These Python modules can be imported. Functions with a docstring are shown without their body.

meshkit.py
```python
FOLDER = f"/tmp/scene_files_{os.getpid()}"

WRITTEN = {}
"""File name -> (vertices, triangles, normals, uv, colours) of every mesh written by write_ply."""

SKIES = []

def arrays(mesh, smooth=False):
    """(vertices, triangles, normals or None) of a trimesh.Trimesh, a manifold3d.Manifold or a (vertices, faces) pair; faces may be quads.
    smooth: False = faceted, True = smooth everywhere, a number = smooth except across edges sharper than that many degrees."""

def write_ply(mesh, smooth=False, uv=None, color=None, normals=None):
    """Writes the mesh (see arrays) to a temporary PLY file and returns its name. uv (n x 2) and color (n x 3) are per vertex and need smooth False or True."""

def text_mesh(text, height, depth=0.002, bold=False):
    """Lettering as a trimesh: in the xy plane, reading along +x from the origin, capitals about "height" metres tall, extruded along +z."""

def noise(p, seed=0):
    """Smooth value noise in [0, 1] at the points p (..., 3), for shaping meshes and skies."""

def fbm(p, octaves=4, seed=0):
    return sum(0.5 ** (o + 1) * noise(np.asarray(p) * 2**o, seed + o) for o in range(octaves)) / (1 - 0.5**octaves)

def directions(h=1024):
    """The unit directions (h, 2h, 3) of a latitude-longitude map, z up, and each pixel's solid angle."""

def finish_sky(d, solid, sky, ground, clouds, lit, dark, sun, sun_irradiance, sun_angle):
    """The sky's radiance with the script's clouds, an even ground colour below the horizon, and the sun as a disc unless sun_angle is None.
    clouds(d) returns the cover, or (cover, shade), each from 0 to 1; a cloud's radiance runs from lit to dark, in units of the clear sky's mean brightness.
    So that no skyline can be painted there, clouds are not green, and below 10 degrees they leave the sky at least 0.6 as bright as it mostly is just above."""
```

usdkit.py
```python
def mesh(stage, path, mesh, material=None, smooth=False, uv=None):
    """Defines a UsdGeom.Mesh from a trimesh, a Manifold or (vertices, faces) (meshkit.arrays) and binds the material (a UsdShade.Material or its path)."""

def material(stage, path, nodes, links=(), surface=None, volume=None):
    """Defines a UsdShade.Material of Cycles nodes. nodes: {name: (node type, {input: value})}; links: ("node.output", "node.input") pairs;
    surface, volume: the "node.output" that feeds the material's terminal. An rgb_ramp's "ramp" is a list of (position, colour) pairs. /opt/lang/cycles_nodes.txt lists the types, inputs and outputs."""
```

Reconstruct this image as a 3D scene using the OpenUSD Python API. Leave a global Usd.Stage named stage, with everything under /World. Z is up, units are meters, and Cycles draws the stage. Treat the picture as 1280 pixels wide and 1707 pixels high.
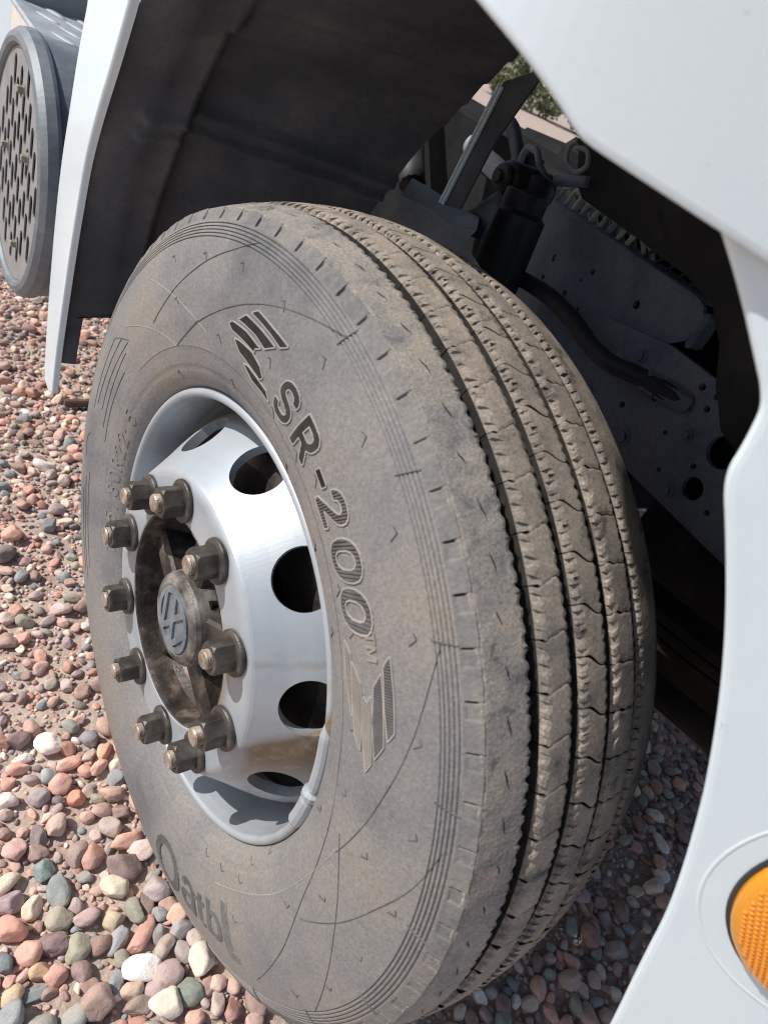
import math, random
import numpy as np, trimesh, usdkit, meshkit
import manifold3d as m3
from scipy.interpolate import PchipInterpolator, interp1d
from scipy.spatial import cKDTree
from shapely.geometry import Polygon, MultiPolygon, box as sbox
from shapely.ops import unary_union
from shapely import affinity
from pxr import Usd, UsdGeom, UsdLux, UsdShade, Gf, Sdf, Vt

random.seed(7); RNG = np.random.default_rng(7)
stage = Usd.Stage.CreateInMemory()
UsdGeom.SetStageUpAxis(stage, UsdGeom.Tokens.z); UsdGeom.SetStageMetersPerUnit(stage, 1.0)
UsdGeom.Xform.Define(stage, '/World'); UsdGeom.Scope.Define(stage, '/World/Looks')

# ------------------------------------------------------------------ camera, sky, sun, exposure
ZC = 0.492                                      # height of the wheel centre; x = outboard, y = forward, z = up
CAM_RIGHT = np.array([-0.84093783, 0.40469974, 0.35922372])
CAM_UP = np.array([0.00484181, -0.65818397, 0.75284156])
CAM_BACK = np.array([0.54111008, 0.63483224, 0.55153233])
CAM = np.array([0.42151, 0.61205, 0.69766 + ZC])
FPX = 1160.8                                    # focal length in pixels of a 1280 wide picture
EXPOSURE = 0.18
SUN = np.array([0.655, -0.30, 0.693]); SUN /= np.linalg.norm(SUN)
SUN_INTENSITY, SKY_STRENGTH = 1.12, 0.10

cam = UsdGeom.Camera.Define(stage, '/World/camera')
cam.AddTransformOp().Set(Gf.Matrix4d(*[float(v) for row in ([*CAM_RIGHT, 0], [*CAM_UP, 0], [*CAM_BACK, 0], [*CAM, 1]) for v in row]))
cam.CreateHorizontalApertureAttr(36.0); cam.CreateVerticalApertureAttr(36.0 * 1024 / 767)
cam.CreateFocalLengthAttr(36.0 * FPX / 1280); cam.CreateClippingRangeAttr(Gf.Vec2f(0.02, 2000))
cam.CreateExposureAttr(EXPOSURE)
cam.CreateFStopAttr(9.0); cam.CreateFocusDistanceAttr(1.0)

elev = math.asin(SUN[2]); rot = math.atan2(SUN[0], SUN[1])
sky_mat = usdkit.material(stage, '/World/Looks/sky', {
    'sky': ('sky_texture', {'sky_type': 'single_scattering', 'sun_disc': False, 'sun_elevation': elev, 'sun_rotation': rot, 'air_density': 1.0, 'aerosol_density': 1.6, 'ozone_density': 1.0}),
    'bg': ('background_shader', {'strength': SKY_STRENGTH})}, [('sky.color', 'bg.color')], surface='bg.background')
sky = UsdLux.DomeLight.Define(stage, '/World/sky')
UsdShade.MaterialBindingAPI.Apply(sky.GetPrim()).Bind(sky_mat)
sky.GetPrim().SetCustomDataByKey('kind', 'structure')
sun = UsdLux.DistantLight.Define(stage, '/World/sun')
sun.CreateNormalizeAttr(True); sun.CreateIntensityAttr(SUN_INTENSITY); sun.CreateAngleAttr(0.53); sun.CreateColorAttr(Gf.Vec3f(1.0, 0.965, 0.92))
zb = SUN; xb = np.cross([0, 0, 1.0], zb); xb /= np.linalg.norm(xb); yb = np.cross(zb, xb)
sun.AddTransformOp().Set(Gf.Matrix4d(*[float(v) for row in ([*xb, 0], [*yb, 0], [*zb, 0], [0, 0, 5, 1]) for v in row]))

# ------------------------------------------------------------------ helpers
taken = {}
def fresh(parent, name):
    k = taken.get((parent, name), -1) + 1; taken[(parent, name)] = k
    return f'{parent}/{name}' if k == 0 else f'{parent}/{name}_{k:03d}'

def tag(prim, label=None, category=None, group=None, kind=None):
    p = prim.GetPrim()
    for k, v in (('label', label), ('category', category), ('group', group), ('kind', kind)):
        if v: p.SetCustomDataByKey(k, v)
    return p

def path_of(o): return str(o) if isinstance(o, str) else str(o.GetPath())

def corner_normals(v, f, angle):
    """normals per face corner: smooth except across edges sharper than angle degrees"""
    fn = np.cross(v[f[:, 1]] - v[f[:, 0]], v[f[:, 2]] - v[f[:, 0]]); fu = fn / np.maximum(np.linalg.norm(fn, axis=1, keepdims=True), 1e-20)
    c = f.ravel(); order = np.argsort(c, kind='stable'); cs = c[order]; face = order // 3; acc = fn[face].copy(); cosa = math.cos(math.radians(angle))
    for d in range(1, 24):
        same = np.nonzero(cs[d:] == cs[:-d])[0]
        if not len(same): break
        a, b = face[same], face[same + d]; ok = (fu[a] * fu[b]).sum(1) > cosa; i = same[ok]
        acc[i] += fn[face[i + d]]; acc[i + d] += fn[face[i]]
    out = np.empty_like(acc); out[order] = acc
    return out / np.maximum(np.linalg.norm(out, axis=1, keepdims=True), 1e-20)

def obj(name, mesh, m, parent='/World', smooth=False, uv=None, **tags):
    by_angle = not isinstance(smooth, bool)
    o = usdkit.mesh(stage, fresh(path_of(parent), name), mesh, M[m] if isinstance(m, str) else m, smooth=False if by_angle else smooth, uv=uv)
    if by_angle:
        n = corner_normals(np.asarray(mesh.vertices, float), np.asarray(mesh.faces), smooth)
        o.CreateNormalsAttr(Vt.Vec3fArray.FromNumpy(n.astype(np.float32))); o.SetNormalsInterpolation('faceVarying')
    tag(o, **tags); return o

def xform(name, parent='/World', loc=(0, 0, 0), rz=0, **tags):
    x = UsdGeom.Xform.Define(stage, fresh(path_of(parent), name))
    if any(loc): x.AddTranslateOp().Set(Gf.Vec3d(*map(float, loc)))
    if rz: x.AddRotateZOp().Set(rz)
    tag(x, **tags); return x

cat = trimesh.util.concatenate
def TM(v, f):
    f = np.asarray(f)
    if f.shape[1] == 4: f = np.vstack([f[:, [0, 1, 2]], f[:, [0, 2, 3]]])
    return trimesh.Trimesh(np.asarray(v, float), f, process=False)

def grid_faces(n, m, closed=False):
    """quads of an n x m grid (row major); closed joins the last row with the first"""
    i = np.arange(n if closed else n - 1); j = np.arange(m - 1)
    I, J = np.meshgrid(i, j, indexing='ij'); I2 = (I + 1) % n
    return np.stack([I * m + J, I2 * m + J, I2 * m + J + 1, I * m + J + 1], -1).reshape(-1, 4)

def lathe(prof, n=180, th0=0, th1=2 * np.pi, flip=False):
    """profile rows (a, r) turned about the x axis"""
    prof = np.asarray(prof, float); full = abs(th1 - th0 - 2 * np.pi) < 1e-6
    th = np.linspace(th0, th1, n, endpoint=not full)
    v = np.stack([np.broadcast_to(prof[None, :, 0], (n, len(prof))), np.cos(th)[:, None] * prof[None, :, 1], np.sin(th)[:, None] * prof[None, :, 1]], -1)
    f = grid_faces(n, len(prof), full)
    return TM(v.reshape(-1, 3), f[:, ::-1] if flip else f)

def bar(p, q, w, h=None, up=(0, 0, 1), bevel=0.0):
    """rectangular bar from p to q"""
    p, q = np.asarray(p, float), np.asarray(q, float); h = h or w
    d = q - p; L = np.linalg.norm(d); d /= L; s = np.cross(d, up); s /= np.linalg.norm(s); u = np.cross(s, d)
    b = bevel or min(w, h) * 0.08
    poly = Polygon([(-w/2 + b, -h/2), (w/2 - b, -h/2), (w/2, -h/2 + b), (w/2, h/2 - b), (w/2 - b, h/2), (-w/2 + b, h/2), (-w/2, h/2 - b), (-w/2, -h/2 + b)])
    m = trimesh.creation.extrude_polygon(poly, L, engine='earcut'); T = np.eye(4); T[:3, 0], T[:3, 1], T[:3, 2], T[:3, 3] = s, u, d, p
    m.apply_transform(T); return m

def rbox(lo, hi, r=0.004):
    """box with bevelled edges"""
    lo, hi = np.asarray(lo, float), np.asarray(hi, float); r = min(r, *(0.45 * (hi - lo)))
    pts = [[(lo[k] + (r if k != a else 0)) if s[k] < 0 else (hi[k] - (r if k != a else 0)) for k in range(3)] for a in range(3) for s in np.array(np.meshgrid([-1, 1], [-1, 1], [-1, 1])).T.reshape(-1, 3)]
    return trimesh.convex.convex_hull(np.array(pts))

def tube(pts, r, n=10, smooth_steps=6, cap=True):
    pts = np.asarray(pts, float)
    if len(pts) > 2 and smooth_steps:
        t = np.r_[0, np.cumsum(np.linalg.norm(np.diff(pts, axis=0), axis=1))]
        pts = PchipInterpolator(t, pts)(np.linspace(0, t[-1], (len(pts) - 1) * smooth_steps + 1))
    rr = np.broadcast_to(np.asarray(r, float), (len(pts),)) if np.ndim(r) == 0 else np.interp(np.linspace(0, 1, len(pts)), np.linspace(0, 1, len(r)), r)
    d = np.gradient(pts, axis=0); d /= np.linalg.norm(d, axis=1)[:, None]
    u = np.cross(d[0], [0.3, 0.2, 1.0]); u /= np.linalg.norm(u); rings = []
    for p, k, q in zip(pts, d, rr):
        u = u - (u @ k) * k; u /= np.linalg.norm(u); w = np.cross(k, u); th = np.linspace(0, 2 * np.pi, n, endpoint=False)
        rings.append(p + q * (np.cos(th)[:, None] * u + np.sin(th)[:, None] * w))
    v = np.concatenate(rings); F = []
    for i in range(len(pts) - 1):
        for j in range(n): F.append([i * n + j, i * n + (j + 1) % n, (i + 1) * n + (j + 1) % n, (i + 1) * n + j])
    m = TM(v, F)
    if cap:
        c = len(v); v = np.vstack([v, pts[0], pts[-1]]); e = (len(pts) - 1) * n
        m = TM(v, np.vstack([m.faces, [[c, (j + 1) % n, j] for j in range(n)], [[c + 1, e + j, e + (j + 1) % n] for j in range(n)]]))
    return m

def cyl(p, q, r, n=24, bevel=None):
    """capped cylinder with bevelled rims from p to q"""
    p, q = np.asarray(p, float), np.asarray(q, float); L = np.linalg.norm(q - p); d = (q - p) / L
    b = min(r, L / 2) * 0.12 if bevel is None else bevel
    m = lathe([(0, 1e-5), (0, r - b), (b, r), (L - b, r), (L, r - b), (L, 1e-5)], n)
    u = np.cross(d, [0.31, 0.21, 0.93]); u /= np.linalg.norm(u); w = np.cross(d, u); T = np.eye(4); T[:3, 0], T[:3, 1], T[:3, 2], T[:3, 3] = d, u, w, p
    m.apply_transform(T); m.fix_normals(); return m

def to_plane(m, x):
    """xy polygon mesh (extruded along z) -> the y, z plane with thickness ending at x, outward +x"""
    v = np.asarray(m.vertices); return TM(np.c_[v[:, 2] + x, v[:, 0], v[:, 1]], m.faces)

def up(m, dz=ZC):
    m = m.copy(); m.apply_translation([0, 0, dz]); return m

def glyphs(text):
    """shapely outline of lettering with capitals 1 tall, centred on x = 0, baseline y = 0"""
    m = meshkit.text_mesh(text, 1.0, 0.1, bold=True); v = np.asarray(m.vertices); top = v[:, 2] > 0.05
    p = unary_union([Polygon(v[f][:, :2]) for f in m.faces if top[f].all()]).buffer(0.004).buffer(-0.004)
    x0, y0, x1, y1 = p.bounds; return affinity.translate(p, -(x0 + x1) / 2, 0)

def polys(g): return [p for p in getattr(g, 'geoms', [g]) if isinstance(p, Polygon) and p.area > 1e-9]

# ------------------------------------------------------------------ materials
M = {}
def lin(*c): return tuple((x / 255 / 12.92 if x < 10.3 else ((x / 255 + 0.055) / 1.055) ** 2.4) for x in c)
def mat(name, cols, scale=8, detail=5, rough=0.6, bump=0.0, bscale=None, metallic=0.0, fine=None, coat=0.0, spec=0.5, stretch=None, rr=None, distortion=0.0, specks=None):
    """noise through a colour ramp; fine = (scale, dark colour factor, amount) adds speckle"""
    n = {'g': ('geometry', {}), 'n': ('noise_texture', {'scale': scale, 'detail': detail, 'roughness': 0.6, 'distortion': distortion}),
         'r': ('rgb_ramp', {'ramp': cols}), 'p': ('principled_bsdf', {'roughness': rough, 'metallic': metallic, 'coat_weight': coat, 'specular_ior_level': spec})}
    l = []
    if stretch:
        n['m'] = ('mapping', {'scale': stretch}); l += [('g.position', 'm.vector'), ('m.vector', 'n.vector')]
    else: l += [('g.position', 'n.vector')]
    l += [('n.fac', 'r.fac')]; col = 'r.color'
    if fine:
        n['fn'] = ('noise_texture', {'scale': fine[0], 'detail': 3, 'roughness': 0.65}); n['fr'] = ('rgb_ramp', {'ramp': [(0.3, (fine[1],) * 3), (0.7, (1, 1, 1))]})
        n['fm'] = ('mix_color', {'blend_type': 'multiply', 'fac': fine[2]}); l += [('g.position', 'fn.vector'), ('fn.fac', 'fr.fac'), (col, 'fm.a'), ('fr.color', 'fm.b')]; col = 'fm.result'
    if specks:
        n['sn'] = ('noise_texture', {'scale': specks[0], 'detail': 6, 'roughness': 0.7}); n['sr'] = ('rgb_ramp', {'ramp': [(specks[1], (1, 1, 1)), (specks[1] + .06, specks[2])]})
        n['sm'] = ('mix_color', {'blend_type': 'multiply', 'fac': 1.0}); l += [('g.position', 'sn.vector'), ('sn.fac', 'sr.fac'), (col, 'sm.a'), ('sr.color', 'sm.b')]; col = 'sm.result'
    l.append((col, 'p.base_color'))
    if rr:
        n['rm'] = ('map_range', {'from_min': 0.3, 'from_max': 0.7, 'to_min': rr[0], 'to_max': rr[1]}); l += [('n.fac', 'rm.value'), ('rm.result', 'p.roughness')]
    if bump:
        n['bn'] = ('noise_texture', {'scale': bscale or scale * 6, 'detail': 4, 'roughness': 0.6}); n['b'] = ('bump', {'strength': 1.0, 'distance': bump})
        l += [('g.position', 'bn.vector'), ('bn.fac', 'b.height'), ('b.normal', 'p.normal')]
    M[name] = usdkit.material(stage, '/World/Looks/' + name, n, l, surface='p.BSDF'); return M[name]

mat('sidewall', [(0.32, (0.135, 0.135, 0.142)), (0.46, (0.212, 0.206, 0.206)), (0.56, (0.25, 0.233, 0.218)), (0.72, (0.285, 0.243, 0.198))], 4.5, 7, 0.75, 0.0007, 420, fine=(240, 0.58, 0.75), spec=0.3)
mat('shoulder_rubber', [(0.30, (0.14, 0.14, 0.142)), (0.55, (0.21, 0.20, 0.19)), (0.75, (0.255, 0.22, 0.185))], 22, 6, 0.8, 0.0008, 300, fine=(200, 0.6, 0.75), spec=0.3)
mat('tread_dust', [(0.28, (0.165, 0.152, 0.140)), (0.44, (0.295, 0.255, 0.218)), (0.62, (0.405, 0.340, 0.280))], 22, 8, 0.85, 0.0005, 260, fine=(380, 0.42, 0.8), spec=0.2, specks=(28, 0.58, (0.50, 0.51, 0.55)))
mat('tread_worn', [(0.28, (0.13, 0.13, 0.135)), (0.40, (0.25, 0.235, 0.222)), (0.52, (0.315, 0.285, 0.255)), (0.62, (0.36, 0.32, 0.28)), (0.74, (0.42, 0.325, 0.24))], 26, 9, 0.85, 0.0009, 260, fine=(420, 0.45, 0.85), spec=0.25, distortion=0.9, specks=(30, 0.63, (0.45, 0.46, 0.50)))
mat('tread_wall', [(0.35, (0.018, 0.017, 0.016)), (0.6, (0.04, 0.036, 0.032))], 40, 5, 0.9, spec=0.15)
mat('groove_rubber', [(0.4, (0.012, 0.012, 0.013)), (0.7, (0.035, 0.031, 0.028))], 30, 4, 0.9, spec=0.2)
mat('letter_rubber', [(0.35, (0.028, 0.027, 0.028)), (0.7, (0.065, 0.06, 0.058))], 40, 4, 0.7, spec=0.3)
mat('letter_faded', [(0.35, (0.085, 0.083, 0.083)), (0.7, (0.15, 0.14, 0.135))], 40, 4, 0.7, spec=0.3)
mat('letter_bottom', [(0.35, (0.155, 0.152, 0.148)), (0.7, (0.235, 0.225, 0.212))], 40, 4, 0.75, spec=0.3)
mat('letter_dusty', [(0.35, (0.22, 0.195, 0.175)), (0.7, (0.28, 0.25, 0.22))], 40, 4, 0.75, spec=0.3)
mat('mould_line', [(0.4, (0.075, 0.072, 0.070)), (0.6, (0.14, 0.133, 0.127))], 30, 3, 0.8, spec=0.3)
mat('mould_line_pale', [(0.4, (0.28, 0.265, 0.25)), (0.6, (0.35, 0.32, 0.29))], 30, 3, 0.8, spec=0.3)
mat('nut_steel', [(0.3, (0.050, 0.043, 0.038)), (0.5, (0.098, 0.086, 0.076)), (0.68, (0.17, 0.15, 0.13)), (0.78, (0.20, 0.14, 0.095))], 42, 7, 0.42, 0.0003, 600, metallic=0.5, fine=(500, 0.6, 0.6), rr=(0.32, 0.6))
mat('stud_steel', [(0.3, (0.16, 0.11, 0.075)), (0.5, (0.33, 0.27, 0.21)), (0.72, (0.45, 0.40, 0.34))], 90, 5, 0.5, 0.0005, 500, metallic=0.35)
mat('hub_rust', [(0.34, (0.016, 0.013, 0.012)), (0.52, (0.044, 0.034, 0.028)), (0.70, (0.16, 0.125, 0.10))], 34, 7, 0.42, 0.001, 200, metallic=0.1)
mat('hub_dark', [(0.35, (0.022, 0.019, 0.018)), (0.65, (0.075, 0.058, 0.048))], 22, 5, 0.38, 0.0008, 150)
mat('hub_sand', [(0.3, (0.20, 0.14, 0.10)), (0.48, (0.34, 0.26, 0.195)), (0.7, (0.46, 0.37, 0.29))], 40, 6, 0.85, 0.002, 120)
mat('cap_blue', [(0.3, (0.115, 0.13, 0.15)), (0.52, (0.20, 0.225, 0.255)), (0.72, (0.27, 0.27, 0.27))], 24, 5, 0.42, 0.0005, 200, metallic=0.3)
mat('cap_side', [(0.34, (0.045, 0.038, 0.034)), (0.5, (0.15, 0.135, 0.12)), (0.66, (0.30, 0.285, 0.265))], 26, 6, 0.45, 0.0006, 200, metallic=0.3)
mat('paint_white', [(0.3, (0.60, 0.70, 0.755)), (0.5, (0.645, 0.73, 0.78)), (0.7, (0.655, 0.735, 0.785))], 5, 6, 0.25, coat=0.18, spec=0.4, fine=(420, 0.90, 0.30), specks=(70, 0.655, (0.70, 0.66, 0.62)))
mat('paint_edge', [(0.3, (0.60, 0.62, 0.63)), (0.7, (0.72, 0.73, 0.74))], 9, 4, 0.35)
mat('liner_plastic', [(0.3, (0.055, 0.062, 0.076)), (0.52, (0.085, 0.093, 0.110)), (0.72, (0.145, 0.146, 0.15))], 7, 6, 0.75, 0.0015, 60, spec=0.3, fine=(120, 0.6, 0.5))
mat('frame_paint', [(0.3, (0.098, 0.120, 0.160)), (0.50, (0.145, 0.170, 0.214)), (0.60, (0.17, 0.186, 0.214)), (0.74, (0.27, 0.225, 0.185))], 11, 8, 0.62, 0.0008, 150, spec=0.4, fine=(90, 0.55, 0.5))
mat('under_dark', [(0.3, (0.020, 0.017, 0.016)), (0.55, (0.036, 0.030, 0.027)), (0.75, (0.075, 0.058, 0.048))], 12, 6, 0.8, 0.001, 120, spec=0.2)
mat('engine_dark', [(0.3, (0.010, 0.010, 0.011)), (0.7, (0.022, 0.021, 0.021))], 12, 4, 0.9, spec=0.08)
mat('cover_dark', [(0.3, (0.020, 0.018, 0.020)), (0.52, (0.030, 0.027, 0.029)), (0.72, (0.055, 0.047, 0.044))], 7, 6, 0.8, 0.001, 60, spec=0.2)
mat('frame_light', [(0.3, (0.17, 0.19, 0.21)), (0.7, (0.32, 0.34, 0.36))], 14, 5, 0.6)
mat('rubber_black', [(0.3, (0.014, 0.014, 0.016)), (0.7, (0.032, 0.032, 0.036))], 20, 4, 0.6)
mat('cable_pale', [(0.3, (0.30, 0.30, 0.28)), (0.7, (0.55, 0.53, 0.48))], 40, 4, 0.6)
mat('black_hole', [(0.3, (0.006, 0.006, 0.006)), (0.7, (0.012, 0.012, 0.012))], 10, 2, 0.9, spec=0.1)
mat('galvanised', [(0.3, (0.14, 0.158, 0.178)), (0.55, (0.20, 0.22, 0.24)), (0.75, (0.26, 0.275, 0.29))], 16, 6, 0.55, metallic=0.3, rr=(0.5, 0.65), fine=(150, 0.7, 0.6))
mat('plate_grey', [(0.3, (0.235, 0.23, 0.23)), (0.7, (0.32, 0.31, 0.31))], 18, 5, 0.6, metallic=0.15, fine=(200, 0.65, 0.6))
mat('tread_plate', [(0.3, (0.26, 0.285, 0.31)), (0.55, (0.36, 0.385, 0.41)), (0.75, (0.43, 0.45, 0.47))], 14, 6, 0.6, metallic=0.25, rr=(0.5, 0.65), fine=(160, 0.75, 0.5))
mat('box_side', [(0.3, (0.52, 0.47, 0.43)), (0.7, (0.62, 0.57, 0.52))], 12, 5, 0.6)
mat('box_front', [(0.3, (0.06, 0.06, 0.065)), (0.7, (0.105, 0.102, 0.102))], 10, 5, 0.6)
mat('brass', [(0.3, (0.22, 0.20, 0.16)), (0.7, (0.34, 0.31, 0.25))], 60, 4, 0.45, metallic=0.4)
mat('dirt', [(0.28, (0.38, 0.285, 0.235)), (0.5, (0.51, 0.40, 0.335)), (0.72, (0.60, 0.49, 0.415))], 9, 8, 0.95, 0.004, 90, fine=(170, 0.55, 0.6), spec=0.2)
mat('brick_brown', [(0.3, (0.07, 0.042, 0.034)), (0.7, (0.13, 0.08, 0.062))], 40, 4, 0.8)
mat('leaf_far', [(0.3, (0.12, 0.16, 0.07)), (0.5, (0.19, 0.23, 0.11)), (0.72, (0.28, 0.30, 0.16))], 4, 5, 0.8)
mat('trunk_bark', [(0.3, (0.09, 0.07, 0.05)), (0.7, (0.16, 0.12, 0.09))], 6, 4, 0.9)
# silver wheel paint with a rust stain that lies on the metal (uv.x carries the stain)
M['wheel_silver'] = usdkit.material(stage, '/World/Looks/wheel_silver', {
    'g': ('geometry', {}), 'uv': ('uvmap', {'attribute': 'st'}), 'sx': ('separate_xyz', {}),
    'n': ('noise_texture', {'scale': 14, 'detail': 7, 'roughness': 0.65}), 'r': ('rgb_ramp', {'ramp': [(0.3, (0.31, 0.34, 0.37)), (0.5, (0.365, 0.395, 0.425)), (0.7, (0.385, 0.415, 0.445))]}),
    'n2': ('noise_texture', {'scale': 55, 'detail': 7, 'roughness': 0.7}), 'r2': ('rgb_ramp', {'ramp': [(0.35, (0.13, 0.085, 0.055)), (0.55, (0.22, 0.165, 0.115)), (0.75, (0.35, 0.29, 0.23))]}),
    'am': ('math', {'math_type': 'multiply_add', 'value2': 1.3, 'value3': -1.02}), 'ad': ('math', {'math_type': 'add', 'use_clamp': True}), 'mul': ('math', {'math_type': 'multiply', 'value2': 1.45}),
    'fn': ('noise_texture', {'scale': 700, 'detail': 2}), 'b': ('bump', {'strength': 1.0, 'distance': 0.00012}),
    'mx': ('mix_color', {}), 'p': ('principled_bsdf', {'roughness': 0.45, 'metallic': 0.28, 'coat_weight': 0.12})},
    [('uv.UV', 'sx.vector'), ('g.position', 'n.vector'), ('g.position', 'n2.vector'), ('g.position', 'fn.vector'), ('n.fac', 'r.fac'), ('n2.fac', 'r2.fac'), ('n2.fac', 'am.value1'), ('am.value', 'ad.value1'), ('sx.x', 'mul.value1'), ('mul.value', 'ad.value2'),
     ('ad.value', 'mx.fac'), ('r.color', 'mx.a'), ('r2.color', 'mx.b'), ('mx.result', 'p.base_color'), ('fn.fac', 'b.height'), ('b.normal', 'p.normal')], surface='p.BSDF')
M['amber_lens'] = usdkit.material(stage, '/World/Looks/amber_lens', {
    'g': ('geometry', {}), 'v': ('voronoi_texture', {'scale': 900}), 'b': ('bump', {'strength': 0.35, 'distance': 0.0006}),
    'p': ('principled_bsdf', {'base_color': (0.72, 0.29, 0.018), 'roughness': 0.12, 'transmission_weight': 0.08, 'ior': 1.49, 'coat_weight': 0.5})},
    [('g.position', 'v.vector'), ('v.distance', 'b.height'), ('b.normal', 'p.normal')], surface='p.BSDF')
M['amber_dots'] = usdkit.material(stage, '/World/Looks/amber_dots', {'p': ('principled_bsdf', {'base_color': (0.66, 0.22, 0.01), 'roughness': 0.15, 'coat_weight': 0.6})}, [], surface='p.BSDF')
# ------------------------------------------------------------------ the truck and its front wheel
STEER = 8.365
truck = xform('truck', label='white truck seen at its right front wheel with black wheel arch and bumper corner', category='truck')
wheel = xform('wheel', truck, loc=(0, 0, ZC), rz=STEER, label='steered front wheel with dusty worn tyre on silver steel rim')

SIDE = np.array([(.110, .292), (.118, .297), (.128, .303), (.136, .315), (.143, .335), (.1475, .36), (.150, .385), (.150, .41), (.148, .43), (.145, .45), (.1425, .463), (.1405, .472), (.134, .487), (.1255, .5025)])
a_of = PchipInterpolator(SIDE[:, 1], SIDE[:, 0])
R0 = 0.524
def r_tread(a): return R0 - np.asarray(a) ** 2 / 0.72
PITCH = 2 * np.pi / 74; TH0 = math.radians(44.63)          # one pitch of the tread pattern
def side_point(r, th, h=0.0):
    r = np.asarray(r, float); th = np.asarray(th, float); a = a_of(np.clip(r, .292, .5025)) + h
    return np.stack([a, r * np.cos(th), r * np.sin(th)], -1)

# tyre body: outer sidewall with its mould rings, inner sidewall, groove floor
rr = np.unique(np.r_[np.linspace(.292, .466, 60), np.linspace(.466, .4875, 130)])
ring = np.zeros_like(rr)
for c in (.4695, .4733, .4771, .4809, .4847): ring -= 0.0021 * np.exp(-((rr - c) / .00052) ** 2)
for c, hgt in ((.3115, .0010), (.3215, -.0009), (.3455, .0007)): ring += hgt * np.exp(-((rr - c) / .0007) ** 2)
prof = np.c_[a_of(rr) + ring, rr]
outer = lathe(prof, 720)
inner = lathe(np.c_[-SIDE[::-1, 0], SIDE[::-1, 1]], 240)
aa = np.linspace(.1235, -.1235, 40)
floor_ = lathe(np.c_[aa, r_tread(aa) - 0.0188], 360)
tyre = obj('tyre', cat([outer, inner]), 'sidewall', wheel, smooth=True)
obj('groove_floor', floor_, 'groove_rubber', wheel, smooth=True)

# shoulder band with its notches (recessed pockets open to the tread edge)
nt = 74 * 40; th = np.arange(nt) * 2 * np.pi / nt
rs = np.r_[np.linspace(.4875, .4995, 12), .5008, .5018, .5025]
ph = ((th - TH0) / PITCH) % 1.0                              # 0 at the slit, falling angle = towards the front foot
depth = np.zeros((nt, len(rs)))
inside = (ph > 1 - .50) & (ph <= 1.0)
for j, r in enumerate(rs):
    lean = (r - .4875) * 4.0
    p2 = (ph + lean * 0.10) % 1.0
    slit = np.clip(1 - np.abs(p2 - .970) / .024, 0, 1) ** .5
    pocket = np.clip((p2 - .60) / .05, 0, 1) * (p2 < .99) * 0.45
    w = np.clip((r - .4892) / .0012, 0, 1)
    depth[:, j] = w * (0.0052 * slit + 0.0012 * pocket / .45)
amp = 0.35 + 0.75 * meshkit.noise(np.c_[np.cos(th) * 9, np.sin(th) * 9, np.zeros(nt)])
depth *= amp[:, None]
A = a_of(rs)[None, :] - depth * 0.8; Rr = rs[None, :] - depth * 0.45
wob = (meshkit.fbm(np.stack([np.cos(th) * 60, np.sin(th) * 60, th * 0], -1), 3) - .5) * .0016
Rr = Rr + wob[:, None] * np.clip((rs - .498) / .004, 0, 1)[None, :]
v = np.stack([A, Rr * np.cos(th)[:, None], Rr * np.sin(th)[:, None]], -1).reshape(-1, 3)
band = TM(v, grid_faces(nt, len(rs), True))
obj('shoulder_band', band, 'shoulder_rubber', wheel, smooth=25)

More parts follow.
